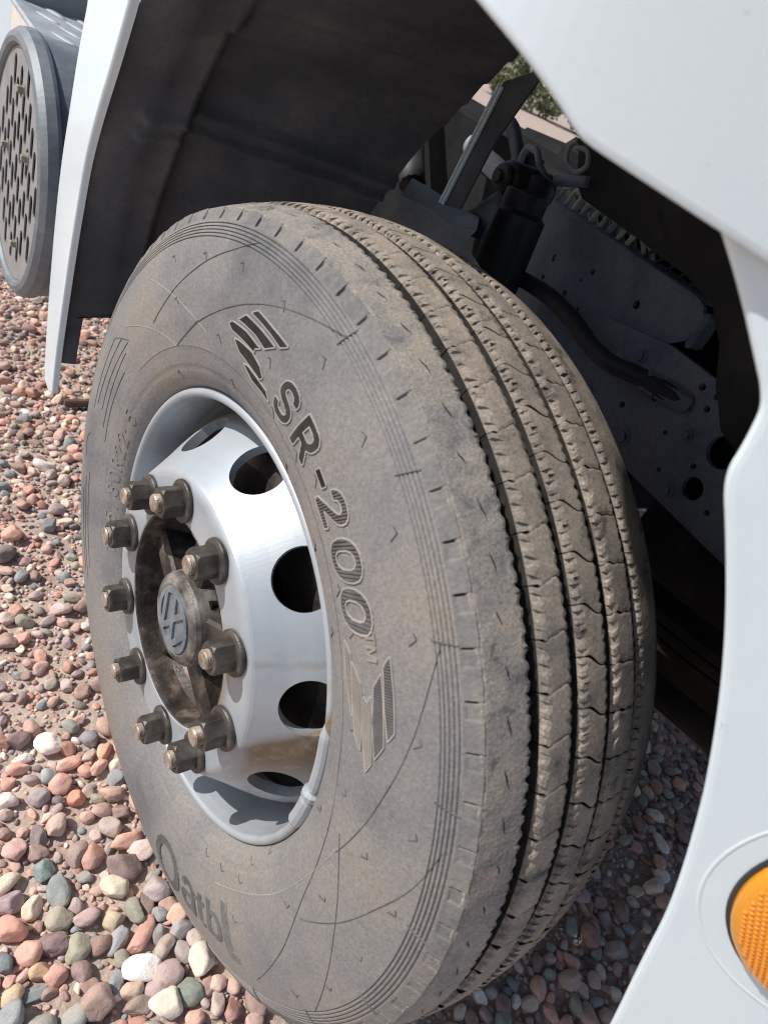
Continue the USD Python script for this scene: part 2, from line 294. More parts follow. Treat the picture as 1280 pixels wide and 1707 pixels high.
# tread ribs: blocks between wavy sipes, with toothed edges
def wave(kind, s):
    if kind == 0: return PITCH * (-0.045 * np.sin(s * 2 * np.pi * 1.05) - 0.025 * np.sin(s * 4 * np.pi) + .06 * s)
    if kind == 1: return PITCH * (-0.26 * s * s * (3 - 2 * s) + 0.03 * np.sin(s * 2 * np.pi))
    return PITCH * (0.035 * np.sin(s * 2 * np.pi + 0.3) + 0.03 * np.sin(s * 4 * np.pi))
def tooth(t, n, seed):
    u = (t * n) % 1.0; k = np.floor(t * n).astype(int)
    return np.where(u < .55, 1.0, 0.0) * (0.75 + 0.5 * ((k * 7 + seed) % 3) / 2)
def rib(aL, aR, phase, kind, teethL, teethR, ampL, ampR, seed, gap=.012, ns=9, top=lambda a: 0.0):
    """aL is the outboard edge; returns (top mesh, wall mesh)"""
    ts = []
    nT = max(teethL, teethR, 1)
    for k in range(nT):
        ts += [(k + .001) / nT, (k + .27) / nT, (k + .53) / nT, (k + .57) / nT, (k + .80) / nT, (k + .999) / nT]
    ts = np.array(ts); nt_ = len(ts); ss = np.linspace(0, 1, ns); tv, tf, wv, wf = [], [], [], []; nb = nw = 0
    rng = np.random.default_rng(seed)
    for k in range(74):
        jl = ampL * (0.7 + .6 * rng.random()); jr = ampR * (0.7 + .6 * rng.random())
        T = gap + (1 - 2 * gap) * ts
        EL = aL - jl * tooth(ts, max(teethL, 1), seed + k) * (teethL > 0) + rng.normal(0, .0003, nt_)
        ER = aR + jr * tooth(ts + .3 / nT, max(teethR, 1), seed + k) * (teethR > 0) + rng.normal(0, .0003, nt_)
        S, TT = np.meshgrid(ss, T); a = EL[:, None] * (1 - S) + ER[:, None] * S
        if kind is None: ang = TH0 + phase * PITCH + PITCH * (k + ts[:, None] + 0 * S)
        else: ang = TH0 + phase * PITCH + PITCH * (k + TT) + wave(kind, S)
        edge = np.minimum(S, 1 - S) * abs(aR - aL); drop = 0.0012 * np.clip(1 - edge / .0035, 0, 1) ** 2
        if kind is not None:
            e2 = np.minimum(TT - gap, 1 - gap - TT) * PITCH * R0; drop = drop + .0005 * np.clip(1 - e2 / .002, 0, 1) ** 2
        r = r_tread(a) - drop + top(a) + (meshkit.fbm(np.stack([a * 90, np.cos(ang) * 45, np.sin(ang) * 45], -1), 3, seed) - .5) * (.0009 if kind is None and aL > 0 else .0005)
        P = np.stack([a, r * np.cos(ang), r * np.sin(ang)], -1)
        tv.append(P.reshape(-1, 3)); tf.append(grid_faces(nt_, ns)[:, ::-1] + nb); nb += nt_ * ns
        # a dusty bevel below each toothed edge, then the dark wall down to the groove floor
        def skirt(line, a0, facet):
            nonlocal nw, nb
            line = np.asarray(line); rad = np.hypot(line[:, 1], line[:, 2]); n_ = len(line); i = np.arange(n_ - 1); rows = [line]
            for dep, a_ in ((.0056, a0), (.0190, a0)):
                low = line.copy()
                if a_ is not None: low[:, 0] = a_
                sc = (r_tread(low[:, 0]) - dep) / rad; low[:, 1] *= sc; low[:, 2] *= sc; rows.append(low)
            q = np.stack([i, i + 1, n_ + i + 1, n_ + i], -1)
            if facet: tv.append(np.vstack(rows[:2])); tf.append(q + nb); nb += 2 * n_; up_ = rows[1]
            else: up_ = rows[0]
            wv.append(np.vstack([up_, rows[2]])); wf.append(q + nw); nw += 2 * n_
        skirt(P[:, 0], aL + .0003, True); skirt(P[::-1, -1], aR - .0001, True)
        if kind is not None: skirt(P[0, ::-1], None, False); skirt(P[-1], None, False)
    W_ = TM(np.vstack(wv), np.vstack(wf))
    return TM(np.vstack(tv), np.vstack(tf)), W_
RIBS = [(.1262, .0836, 0.0, None, 0, 3, 0, .0022, 11, 'tread_worn'), (.0704, .0400, -.12, 0, 3, 4, .0046, .0014, 12, 'tread_dust'),
        (.0272, -.0074, .35, 1, 4, 4, .0042, .0014, 13, 'tread_dust'), (-.0202, -.0590, -.05, 2, 3, 4, .0044, .0014, 14, 'tread_dust'), (-.0714, -.1262, .2, None, 4, 0, .0040, 0, 15, 'tread_dust')]
for aL, aR, ph_, kd, tl, tr, al, ar, sd, mt in RIBS:
    t_, w_ = rib(aL, aR, ph_, kd, tl, tr, al, ar, sd, ns=13 if kd is None else 9)
    rb = obj('tread_rib', t_, mt, wheel, smooth=35)
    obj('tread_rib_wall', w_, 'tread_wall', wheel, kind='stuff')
# short slash cuts in the worn shoulder rib, and nicks at the rib edges: little dark wedges sunk in the rubber
cuts = []
rng = np.random.default_rng(3)
for k in range(74):
    t0 = TH0 + PITCH * (k + .45); a0 = .104 + rng.normal(0, .0015); n_ = 5
    tt = t0 + np.linspace(-.5, .5, n_) * (.015 / R0) * (0.7 + .7 * rng.random()); ac = a0 + np.linspace(-.0022, .0022, n_) + rng.normal(0, .0005, n_)
    wd = np.array([.0001, .0006, .0008, .0006, .0001])
    for s in (-1, 1): cuts.append(np.c_[ac + s * wd, (r_tread(ac) + .0007) * np.cos(tt), (r_tread(ac) + .0007) * np.sin(tt)])
    for (ae, da, ph_) in ((.0836, .006, .80), (-.0714, -.007, .15), (.0272, -.009, .85), (-.0202, .003, .45)):
        tt = TH0 + PITCH * (k + ph_) + np.linspace(0, .0015, n_); ac = ae + np.linspace(-.0005, da, n_)
        wd = np.linspace(.0011, .0002, n_) / R0
        for s in (-1, 1): cuts.append(np.c_[ac, (r_tread(ac) + .0006) * np.cos(tt + s * wd), (r_tread(ac) + .0006) * np.sin(tt + s * wd)])
cv = np.concatenate(cuts); cf = np.concatenate([[[10 * q + i, 10 * q + i + 1, 10 * q + 5 + i + 1, 10 * q + 5 + i] for i in range(4)] for q in range(len(cuts) // 2)])
obj('sipe_cuts', TM(cv, cf), 'black_hole', wheel, kind='stuff')

# raised mould lines, corner ticks on the sidewall
def ribbon(pts, w, h, n_per=8):
    pts = np.asarray(pts, float); t = np.r_[0, np.cumsum(np.hypot(np.diff(pts[:, 0]), np.diff(pts[:, 1]) * .0075))]
    f_ = PchipInterpolator(t, pts) if len(pts) > 2 else interp1d(t, pts, axis=0)
    q = f_(np.linspace(0, t[-1], (len(pts) - 1) * n_per + 1)); r, tt = q[:, 0], np.radians(q[:, 1])
    x, y = r * np.cos(tt), r * np.sin(tt); d = np.gradient(np.c_[x, y], axis=0); d /= np.linalg.norm(d, axis=1)[:, None]; nrm = np.c_[-d[:, 1], d[:, 0]]
    rows = []
    for off, hh in ((-w / 2, -.0006), (-w / 3, h), (w / 3, h), (w / 2, -.0006)):
        X, Y = x + off * nrm[:, 0], y + off * nrm[:, 1]; R_ = np.hypot(X, Y); rows.append(side_point(R_, np.arctan2(Y, X), hh))
    v = np.stack(rows, 1); return TM(v.reshape(-1, 3), grid_faces(len(q), 4))
LINES = [[(.4775, 78.2), (.4615, 83.6), (.4431, 90), (.4222, 97), (.4051, 102.7), (.3876, 108.8), (.3739, 113.9), (.3572, 119.8)],
 [(.4774, 100.2), (.4614, 105.3), (.4454, 111.4), (.4304, 116.7), (.4159, 121.9), (.384, 133.3)],
 [(.4761, 45.2), (.4601, 40.4), (.4429, 34.6), (.4257, 29.2), (.406, 22.9), (.3694, 9.5)],
 [(.4787, 23.5), (.4602, 17.1), (.4343, 9.7), (.4072, -.1), (.3792, -10.4)],
 [(.3425, 23.8), (.3448, 18), (.3483, 9.4), (.3598, -4.4), (.4083, -22.6), (.4473, -34.3)],
 [(.3659, 13), (.4046, .5), (.468, -18.4)],
 [(.4271, 153.8), (.4263, 160.8), (.4228, 174.3)], [(.4099, 150.3), (.4099, 159.1), (.4099, 171.7)], [(.3934, 147.5), (.3941, 159.8), (.3898, 170.6)],
 [(.3851, 149.7), (.3782, 164.2), (.3731, 174.1)], [(.3677, 153.3), (.3657, 165.6), (.3594, 177.1)], [(.4286, 154), (.3945, 147)],
 [(.3463, 145.8), (.3463, 136.7), (.3463, 124.3), (.3459, 115.1), (.3459, 100), (.3459, 80), (.3455, 60), (.345, 40), (.3425, 24)], [(.3772, 113.3), (.3624, 118.3), (.3463, 124.3)],
 [(.43, 196), (.428, 205), (.425, 216)], [(.415, 192), (.413, 204), (.411, 218)], [(.40, 190), (.398, 204), (.396, 215)], [(.42, 181), (.435, 184), (.43, 188)]]
PALE = [[(.4472, 135.2), (.4115, 125.1), (.3861, 117), (.3664, 110.1)], [(.352, -46.5), (.3444, -29.1), (.3462, -11.8), (.3535, -.8), (.3689, 9.7)], [(.4186, 148), (.3845, 136.7), (.3648, 129.8), (.3463, 124.3)]]
TICKS = [(.448, 89.9), (.4473, 78.7), (.4504, 67.4), (.4506, 56.4), (.4503, 45.3), (.4498, 34.2), (.4529, 23.2), (.4523, 11.8), (.3649, 31.6), (.3592, 39.8), (.354, 83.7), (.3545, 74.1), (.371, 67.9), (.3664, 56.7), (.3576, 51.6), (.3718, 45.6),
 (.3291, -51.8), (.3317, -43.8), (.3131, -29.6), (.3033, -21.5), (.3343, -34.7), (.4517, 101.8), (.3694, 105.1), (.3931, 88.1), (.4069, 15.1), (.4458, .2), (.3828, -.2), (.3161, 127), (.45, 113), (.452, 124), (.45, -11), (.451, -22), (.36, 20), (.362, -14), (.325, 60), (.327, 45), (.329, 100), (.322, 76), (.324, 10), (.401, 122), (.383, -38)]
ll = [ribbon(l, .00095, .0007) for l in LINES]
for r_, t_ in TICKS:
    L_ = .0095; dt = math.degrees(L_ / r_)
    ll += [ribbon([(r_, t_ + dt * .6), (r_ + .0022, t_)], .0010, .0007, 3), ribbon([(r_ + .0022, t_), (r_ - .0065, t_ - dt * .55)], .0011, .0008, 3)]
for k in range(12):                                             # cross marks over the rings
    t_ = 78.3 - 16.6 * k; ll.append(ribbon([(.4665, t_ + .25), (.4885, t_ - .35)], .0013, .0008, 4))
obj('mould_lines', cat(ll), 'mould_line', wheel, smooth=30, kind='stuff')
obj('mould_lines', cat([ribbon(l, .0010, .0005) for l in PALE]), 'mould_line_pale', wheel, smooth=30, kind='stuff')

# lettering and emblems: a shallow plate with raised hatching
def wrap(m, place):
    m = m.copy(); v, f = trimesh.remesh.subdivide_to_size(m.vertices, m.faces, place.step)[:2]
    return TM(place(v), f)
class Arc:
    def __init__(s, rc, thc, h, lean=0.0, flip=False, wide=1.0): s.rc, s.thc, s.h, s.lean, s.flip, s.wide = rc, math.radians(thc), h, lean, flip, wide; s.step = .006
    def __call__(s, v):
        k = -1 if s.flip else 1
        u = (v[:, 0] * s.wide + s.lean * v[:, 1]) * k; w = v[:, 1] * k
        return side_point(s.rc + w, s.thc - u / s.rc, v[:, 2])
def ext(p, z0, z1):
    out = []
    for q in polys(p):
        m = trimesh.creation.extrude_polygon(q, z1 - z0, engine='earcut'); m.apply_translation([0, 0, z0]); out.append(m)
    return cat(out) if out else None
def letter(text, height, place, m, hatch=None, relief=.0007, name='letter', label=None):
    g = affinity.scale(glyphs(text), height, height, origin=(0, 0)); y = g.bounds; g = affinity.translate(g, 0, -(y[1] + y[3]) / 2)
    parts = [ext(g, -.0006, relief)]
    if hatch:
        pitch, direction = hatch; x0, y0, x1, y1 = g.bounds; k = []
        for q in np.arange(min(x0, y0) - .05, max(x1, y1) + .05, pitch): k.append(sbox(q, -1, q + pitch * .45, 1) if direction == 'v' else sbox(-1, q, 1, q + pitch * .45))
        fins = g.buffer(-.0003).intersection(unary_union(k))
        e = ext(fins, relief * .5, relief + .0011)
        if e is not None: parts.append(e)
    o = obj(name, cat([wrap(p, place) for p in parts]), m, wheel, label=label)
    if hatch and m != 'letter_bottom':
        e = ext(g.buffer(.0017).difference(g.buffer(.0002)), -.0006, .0013); obj(name + '_outline', wrap(e, place), 'mould_line_pale', wheel)
    return o
for ch, r_, t_, hgt, m_, hatch, wide in (('S', .380, 80.9, .042, 'letter_rubber', (.0022, 'h'), 1.05), ('R', .380, 73.6, .042, 'letter_rubber', (.0022, 'h'), 1.05), ('-', .381, 67.3, .040, 'letter_rubber', (.0022, 'v'), .9),
                                   ('2', .382, 62.6, .042, 'letter_faded', (.0028, 'v'), 1.1), ('0', .382, 55.4, .042, 'letter_faded', (.0030, 'v'), 1.2), ('0', .382, 48.6, .042, 'letter_faded', (.0034, 'v'), 1.2)):
    letter(ch, hgt, Arc(r_, t_, 0, lean=.22, wide=wide), m_, hatch)
letter('TM', .013, Arc(.3985, 44.1, 0, wide=1.0), 'letter_dusty', None, .0012)
for q, (ch, t_) in enumerate((('O', -69.6), ('a', -59.3), ('t', -53.6), ('b', -47.6), ('l', -41.6))):
    letter(ch, (.072, .060, .046, .048, .070)[q], Arc((.414, .412, .410, .406, .404)[q], t_, 0, flip=True, wide=(1.25, 1.1, 1.2, 1.2, 1.5)[q]), 'letter_bottom', (.0024, 'v'))
for ch, t_ in zip('295/80R22.5', np.linspace(206, 161.2, 11) + np.array([0] * 9 + [1.2, 0])):
    letter(ch, .023, Arc(.3225, t_, 0, wide=1.1), 'letter_bottom', None, .0010, 'size_digit')
EMB = [[(.3905, 101.5), (.3941, 100.5), (.3951, 96.1), (.3927, 92), (.3936, 91.2), (.3888, 92.5), (.3844, 92.6), (.3854, 97.4), (.386, 100.2)],
 [(.4009, 98.7), (.41, 96.9), (.4097, 91.9), (.4087, 87.9), (.3978, 90.1), (.401, 93.2)], [(.4168, 95.5), (.4225, 94.3), (.4213, 89.7), (.4217, 85.3), (.4144, 86.6), (.4156, 89.8)],
 [(.379, 99), (.3808, 97.3), (.3815, 93), (.3771, 90.1), (.3698, 88.7), (.3655, 89.4), (.3672, 92.7), (.3703, 96.9)], [(.3621, 95.1), (.3637, 93.7), (.3624, 90.2), (.3619, 86.9), (.3561, 85.5), (.3557, 87.9), (.3551, 91.7)],
 [(.4217, 43.1), (.4219, 40.9), (.4227, 38.6), (.4223, 34.3), (.4156, 33.1), (.412, 36.8), (.4133, 41.8), (.4177, 42.6)], [(.4085, 40.8), (.4093, 38.2), (.4097, 31.9), (.3989, 29.7), (.3951, 34.4), (.3981, 39)],
 [(.3923, 37.5), (.3935, 36), (.3936, 28.5), (.3877, 27.1), (.3814, 32), (.3826, 37.1), (.3876, 36.4)], [(.3657, 41.3), (.3776, 38.8), (.3787, 37), (.3775, 29.5), (.3682, 31), (.3635, 36.2)],
 [(.3555, 44.2), (.3627, 42.6), (.3626, 38.9), (.3621, 33.5), (.3567, 35.8), (.3526, 39.4)]]
class Flat:
    step = .006
    def __call__(s, v): return side_point(v[:, 0], v[:, 1] / .38, v[:, 2])
for k, e in enumerate(EMB):
    g = Polygon([(r_, math.radians(t_) * .38) for r_, t_ in e]).buffer(0); ms = [ext(g, -.0006, .0006)]
    pitch = .0024; fins = unary_union([sbox(-1, q, 1, q + pitch * .5) for q in np.arange(g.bounds[1], g.bounds[3], pitch)]).intersection(g.buffer(-.0003))
    e_ = ext(fins, .0003, .0015); ms += [e_] if e_ is not None else []
    obj('emblem_outline', wrap(ext(g.buffer(.0014).difference(g.buffer(.0001)), -.0006, .0012), Flat()), 'mould_line_pale', wheel)
    obj('emblem_stripe', cat([wrap(m_, Flat()) for m_ in ms]), 'letter_rubber' if k < 5 else ('letter_dusty' if k in (7, 8, 9) else 'letter_faded'), wheel)

# steel rim: barrel with flange, dished disc with ten hand holes
def solid_rev(prof, n=240):
    cs = m3.CrossSection([[(r, a) for a, r in prof]], m3.FillRule.NonZero)
    m = cs.revolve(n)                                            # revolves about y -> z up
    k = m.to_mesh(); v = np.asarray(k.vert_properties)[:, :3]; w = np.c_[v[:, 2], v[:, 0], v[:, 1]]
    return m3.Manifold(m3.Mesh(np.ascontiguousarray(w, dtype=np.float32), np.ascontiguousarray(k.tri_verts, dtype=np.uint32)))
def arcpts(c, r, t0, t1, n): return [(c[0] + r * math.cos(t), c[1] + r * math.sin(t)) for t in np.radians(np.linspace(t0, t1, n))]
barrel = [(.100, .2905), (.112, .2945)] + arcpts((.1195, .2925), .0060, 100, -80, 12) + [(.1165, .2855), (.108, .2835), (.090, .2825), (.060, .281), (.040, .277), (.020, .266), (-.02, .258), (-.06, .262), (-.10, .283), (-.115, .29), (-.115, .284), (-.10, .277), (-.06, .256), (-.02, .252), (.015, .254)]
barrel_out = [(.1, .2965), (.112, .2965), (.118, .2970)] + arcpts((.1195, .2910), .0060, 95, -85, 14) + [(.117, .2845), (.108, .2832), (.090, .2822), (.060, .2805), (.040, .2765), (.022, .268), (-.02, .258), (-.06, .262), (-.10, .283), (-.115, .2965), (-.12, .2965)]
disc = [(.1640, .1405), (.1650, .1425), (.1650, .186)] + [(.1647, .1885), (.1640, .1920), (.1627, .1950), (.1608, .1978), (.1580, .2003), (.1540, .2030), (.130, .2200), (.106, .2385), (.085, .2535), (.068, .2630), (.052, .2690), (.036, .2725),
        (.036, .2615), (.060, .2530), (.078, .2430), (.098, .2270), (.124, .2080), (.148, .1925), (.1520, .1860), (.1530, .1800), (.1530, .1405)]
dm = solid_rev(disc)
slope = math.atan2(.2385 - .2030, .154 - .106)                   # cone runs inward as it widens
nrm = np.array([math.sin(slope), math.cos(slope)])               # (a, r) outward normal of the cone
for k in range(10):
    t_ = math.radians(56.0 + 36 * k)
    c = np.array([.107, .2385 * math.cos(t_), .2385 * math.sin(t_)]); d = np.array([nrm[0], nrm[1] * math.cos(t_), nrm[1] * math.sin(t_)])
    tool = m3.Manifold.cylinder(.09, .0365, .0365, 48, True)
    z = d; x = np.array([0, -math.sin(t_), math.cos(t_)]); y = np.cross(z, x)
    tool = tool.transform(np.c_[x, y, z, c].astype(np.float32)); dm = dm - tool
def to_tm(man):
    k = man.to_mesh(); return TM(np.asarray(k.vert_properties)[:, :3].astype(float), np.asarray(k.tri_verts))
rim_m = cat([lathe(barrel_out, 300)])
dmesh = to_tm(dm)
v_, f_ = trimesh.remesh.subdivide_to_size(dmesh.vertices, dmesh.faces, .008)[:2]
dmesh = trimesh.Trimesh(v_, f_, process=False); dmesh.merge_vertices(digits_vertex=6)
def stain(v):
    """how much rust lies on the disc: bands below the hub, where water ran off the nuts"""
    r = np.hypot(v[:, 1], v[:, 2]); t = np.degrees(np.arctan2(v[:, 2], v[:, 1])); t = np.where(t < -180, t + 360, t)
    up_ = np.clip((t - (0 + (r - .2) * 260)) , -60, 40); s = np.where(up_ < 0, np.exp(up_ / 30), np.exp(-up_ / 3.5)) * np.clip((r - .190) / .02, 0, 1) * 1.25
    s = np.maximum(s, .42 * np.clip(1 - np.abs((t - 33) / 4), 0, 1) * (r > .2))
    s = np.maximum(s, .85 * np.clip(1 - np.abs(r - .144) / .022, 0, 1) * np.clip(1.3 - np.abs((t - 12) / 50), 0, 1))
    for q in range(10):
        tq = math.radians(35.4 + 36 * q); dy, dz = v[:, 1] - .1675 * math.cos(tq), v[:, 2] - .1675 * math.sin(tq); lat = np.abs(dy + .004 * np.sin(dz * 160 + q)); n_ = (q * 7 % 5) / 5
        s = np.maximum(s, (.75 + .3 * n_) * np.clip(1 - lat / (.010 + .010 * n_), 0, 1) ** .7 * np.clip(-dz / .012, 0, 1) * np.clip(1 + dz / (.065 + .06 * n_), 0, 1) * (v[:, 0] > .10))
        s = np.maximum(s, .5 * np.clip(1 - (np.hypot(dy, dz) - .026) / .008, 0, 1) * (v[:, 0] > .155))
    s = np.maximum(s, .72 * (v[:, 0] < .1155) * (r > .25) * np.clip(.15 + np.sin(np.radians(t)), 0, 1) ** .5 * np.clip((.112 - v[:, 0]) / .05, 0, 1) * (np.abs(v[:, 0]) < .12))
    return np.clip(s, 0, 1)
def obj_uv(name, m, mt, parent, ang=30):
    v = np.array(m.vertices); return obj(name, m, mt, parent, smooth=ang, uv=np.c_[stain(v), np.zeros(len(v))])
obj_uv('rim', rim_m, 'wheel_silver', wheel, 50)
obj_uv('rim_disc', dmesh, 'wheel_silver', wheel, 32)

# balance weights clipped over the flange
def arc_tube(t0, t1, a, r, rad, n=24):
    t = np.radians(np.linspace(t0, t1, n)); rad_ = np.array([rad * .55] + [rad] * 6 + [rad * .55])
    return tube(np.c_[np.full(n, a), r * np.cos(t), r * np.sin(t)], rad_, 12, 0)
obj('balance_weight', arc_tube(24, 5, .1205, .2893, .0085), 'wheel_silver', wheel, smooth=40, uv=None)
obj('balance_weight', cat([arc_tube(4.5, -8, .1205, .2890, .0105), arc_tube(5.8, 3.6, .1205, .2890, .0118, 8)]), 'wheel_silver', wheel, smooth=40)

# wheel nuts with their washers and studs
NUT = math.radians(35.4)
for k in range(10):
    t_ = NUT + k * math.radians(36); c = np.array([0, .1675 * math.cos(t_), .1675 * math.sin(t_)]); er = np.array([0, math.cos(t_), math.sin(t_)]); et = np.array([0, -math.sin(t_), math.cos(t_)])
    rng = np.random.default_rng(50 + k)
    def place(m):
        v = np.asarray(m.vertices); return TM(c + v[:, :1] * [1, 0, 0] + v[:, 1:2] * er + v[:, 2:3] * et, m.faces)
    w = lathe([(.1652, .0125), (.1652, .0262), (.1662, .0270), (.1690, .0270), (.1705, .0262), (.1722, .0225), (.1722, .0125)], 40)
    rot_ = rng.random() * math.pi / 3
    hexp = [(math.cos(rot_ + q * math.pi / 3), math.sin(rot_ + q * math.pi / 3)) for q in range(6)]
    H = m3.Manifold.extrude(m3.CrossSection([[(.0198 * x, .0198 * y) for x, y in hexp]]), .0245)
    cone = m3.Manifold.cylinder(.0245, .0300, .0178, 40) ^ m3.Manifold.cylinder(.0245, .0195, .0195, 40)
    H = (H ^ cone) - m3.Manifold.cylinder(.03, .0122, .0122, 28).translate((0, 0, .0185))
    hm = to_tm(H); hv = np.asarray(hm.vertices); hm = TM(np.c_[hv[:, 2] + .1718, hv[:, 0], hv[:, 1]], hm.faces)
    obj('lug_nut', place(hm), 'nut_steel', wheel, smooth=28)
    obj('washer', place(w), 'nut_steel', wheel, smooth=35)
    L_ = .2035 + rng.normal(0, .0012)
    sp = [(.18, .0112)]
    for q in np.arange(.186, L_ - .003, .0016): sp += [(q, .0112), (q + .0008, .0102)]
    sp += [(L_ - .002, .0112), (L_, .0098), (L_ + .0004, .006), (L_ + .0004, 1e-5)]
    obj('stud', place(lathe(sp, 24)), 'stud_steel', wheel, smooth=45)

# hub inside the centre hole, its bosses and the cap with the emblem
hub = lathe([(.1525, .1400), (.140, .1380), (.120, .130), (.104, .122), (.096, .112), (.094, .098), (.098, .088), (.108, .080), (.118, .074), (.122, .066), (.122, .02)], 120)
obj('hub', hub, 'hub_dark', wheel, smooth=35)
obj('hub_ring', lathe([(.1520, .1404), (.1632, .1404), (.1646, .1390), (.1632, .1372), (.158, .1362), (.140, .1352), (.130, .1345)], 160), 'hub_rust', wheel, smooth=35, label='rusty pilot ring inside the centre hole')
def boss(t, r0, r1, a0, a1, w, taper=.8):
    pts = []
    for r_, sc in ((r0, 1.0), (r1, taper)):
        for a_ in (a0, a1 - (.010 if r_ == r1 else 0)):
            for s in (-1, 1):
                for b in (0, .004): pts.append([a_ - (b if a_ > a0 else 0), r_, s * (w / 2 * sc - (.004 - b))])
    m = trimesh.convex.convex_hull(np.array(pts)); v = np.asarray(m.vertices); er = np.array([0, math.cos(t), math.sin(t)]); et = np.array([0, -math.sin(t), math.cos(t)])
    return TM(v[:, :1] * [1, 0, 0] + v[:, 1:2] * er + v[:, 2:3] * et, m.faces)
for k, (deg, mt) in enumerate(((172, 'hub_rust'), (100, 'hub_rust'), (28, 'hub_dark'), (-44, 'hub_rust'), (-116, 'hub_dark'))):
    obj('hub_boss', boss(math.radians(deg), .055, .133, .098, .150, .040, 1.0), mt, wheel, smooth=20)
v = boss(math.radians(-70), .068, .131, .092, .130, .082, .95); v = TM(*trimesh.remesh.subdivide_to_size(v.vertices, v.faces, .006)[:2]); vv = np.asarray(v.vertices); vv[:, 0] += (meshkit.fbm(vv * 60, 3) - .5) * .014
obj('hub_dirt', TM(vv, v.faces), 'hub_sand', wheel, smooth=True, label='sandy dirt caked below the hub cap')
CA = -.0405
obj('hub_cap', lathe([(.140 + CA, .0720), (.158 + CA, .0700), (.160 + CA, .0675), (.163 + CA, .0660), (.196 + CA, .0625), (.2015 + CA, .0600), (.2050 + CA, .0550), (.2060 + CA, .0480), (.2055 + CA, .0470)], 96), 'cap_side', wheel, smooth=35)
obj('hub_cap_face', lathe([(.2055 + CA, .0470), (.2045 + CA, .0450), (.2045 + CA, 1e-5)], 96), 'cap_blue', wheel, smooth=35)
obj('hub_cap_bolt', cyl((.170 + CA, .0600 * math.cos(1.05), .0600 * math.sin(1.05)), (.182 + CA, .0625 * math.cos(1.05), .0625 * math.sin(1.05)), .006), 'black_hole', wheel, smooth=30)
# emblem: ring with a V standing over a W
def stroke(pts, w): 
    from shapely.geometry import LineString
    return LineString(pts).buffer(w / 2, cap_style=2, join_style=2)
ring_ = Polygon([(math.cos(t), math.sin(t)) for t in np.linspace(0, 2 * np.pi, 72)]).buffer(0)
logo = unary_union([ring_.difference(affinity.scale(ring_, .84, .84)), stroke([(-.40, .88), (0, .08), (.40, .88)], .19), stroke([(-.80, .44), (-.36, -.80), (0, -.06), (.36, -.80), (.80, .44)], .19)]).intersection(ring_)
logo = affinity.rotate(affinity.scale(logo, .0435, .0435, origin=(0, 0)), -10, origin=(0, 0))
lm = cat([trimesh.creation.extrude_polygon(q, .0035, engine='earcut') for q in polys(logo)]); lv = np.asarray(lm.vertices)
obj('hub_cap_emblem', TM(np.c_[lv[:, 2] + .2040 + CA, lv[:, 0], lv[:, 1]], lm.faces), 'cap_blue', wheel, label='ringed letter emblem in relief on the hub cap')
# brake drum and backing behind the rim
obj('brake_drum', lathe([(.085, .150), (.075, .205), (.065, .225), (-.08, .228), (-.085, .235), (-.105, .235), (-.11, .22), (-.11, .05)], 120), 'hub_dark', wheel, smooth=35)
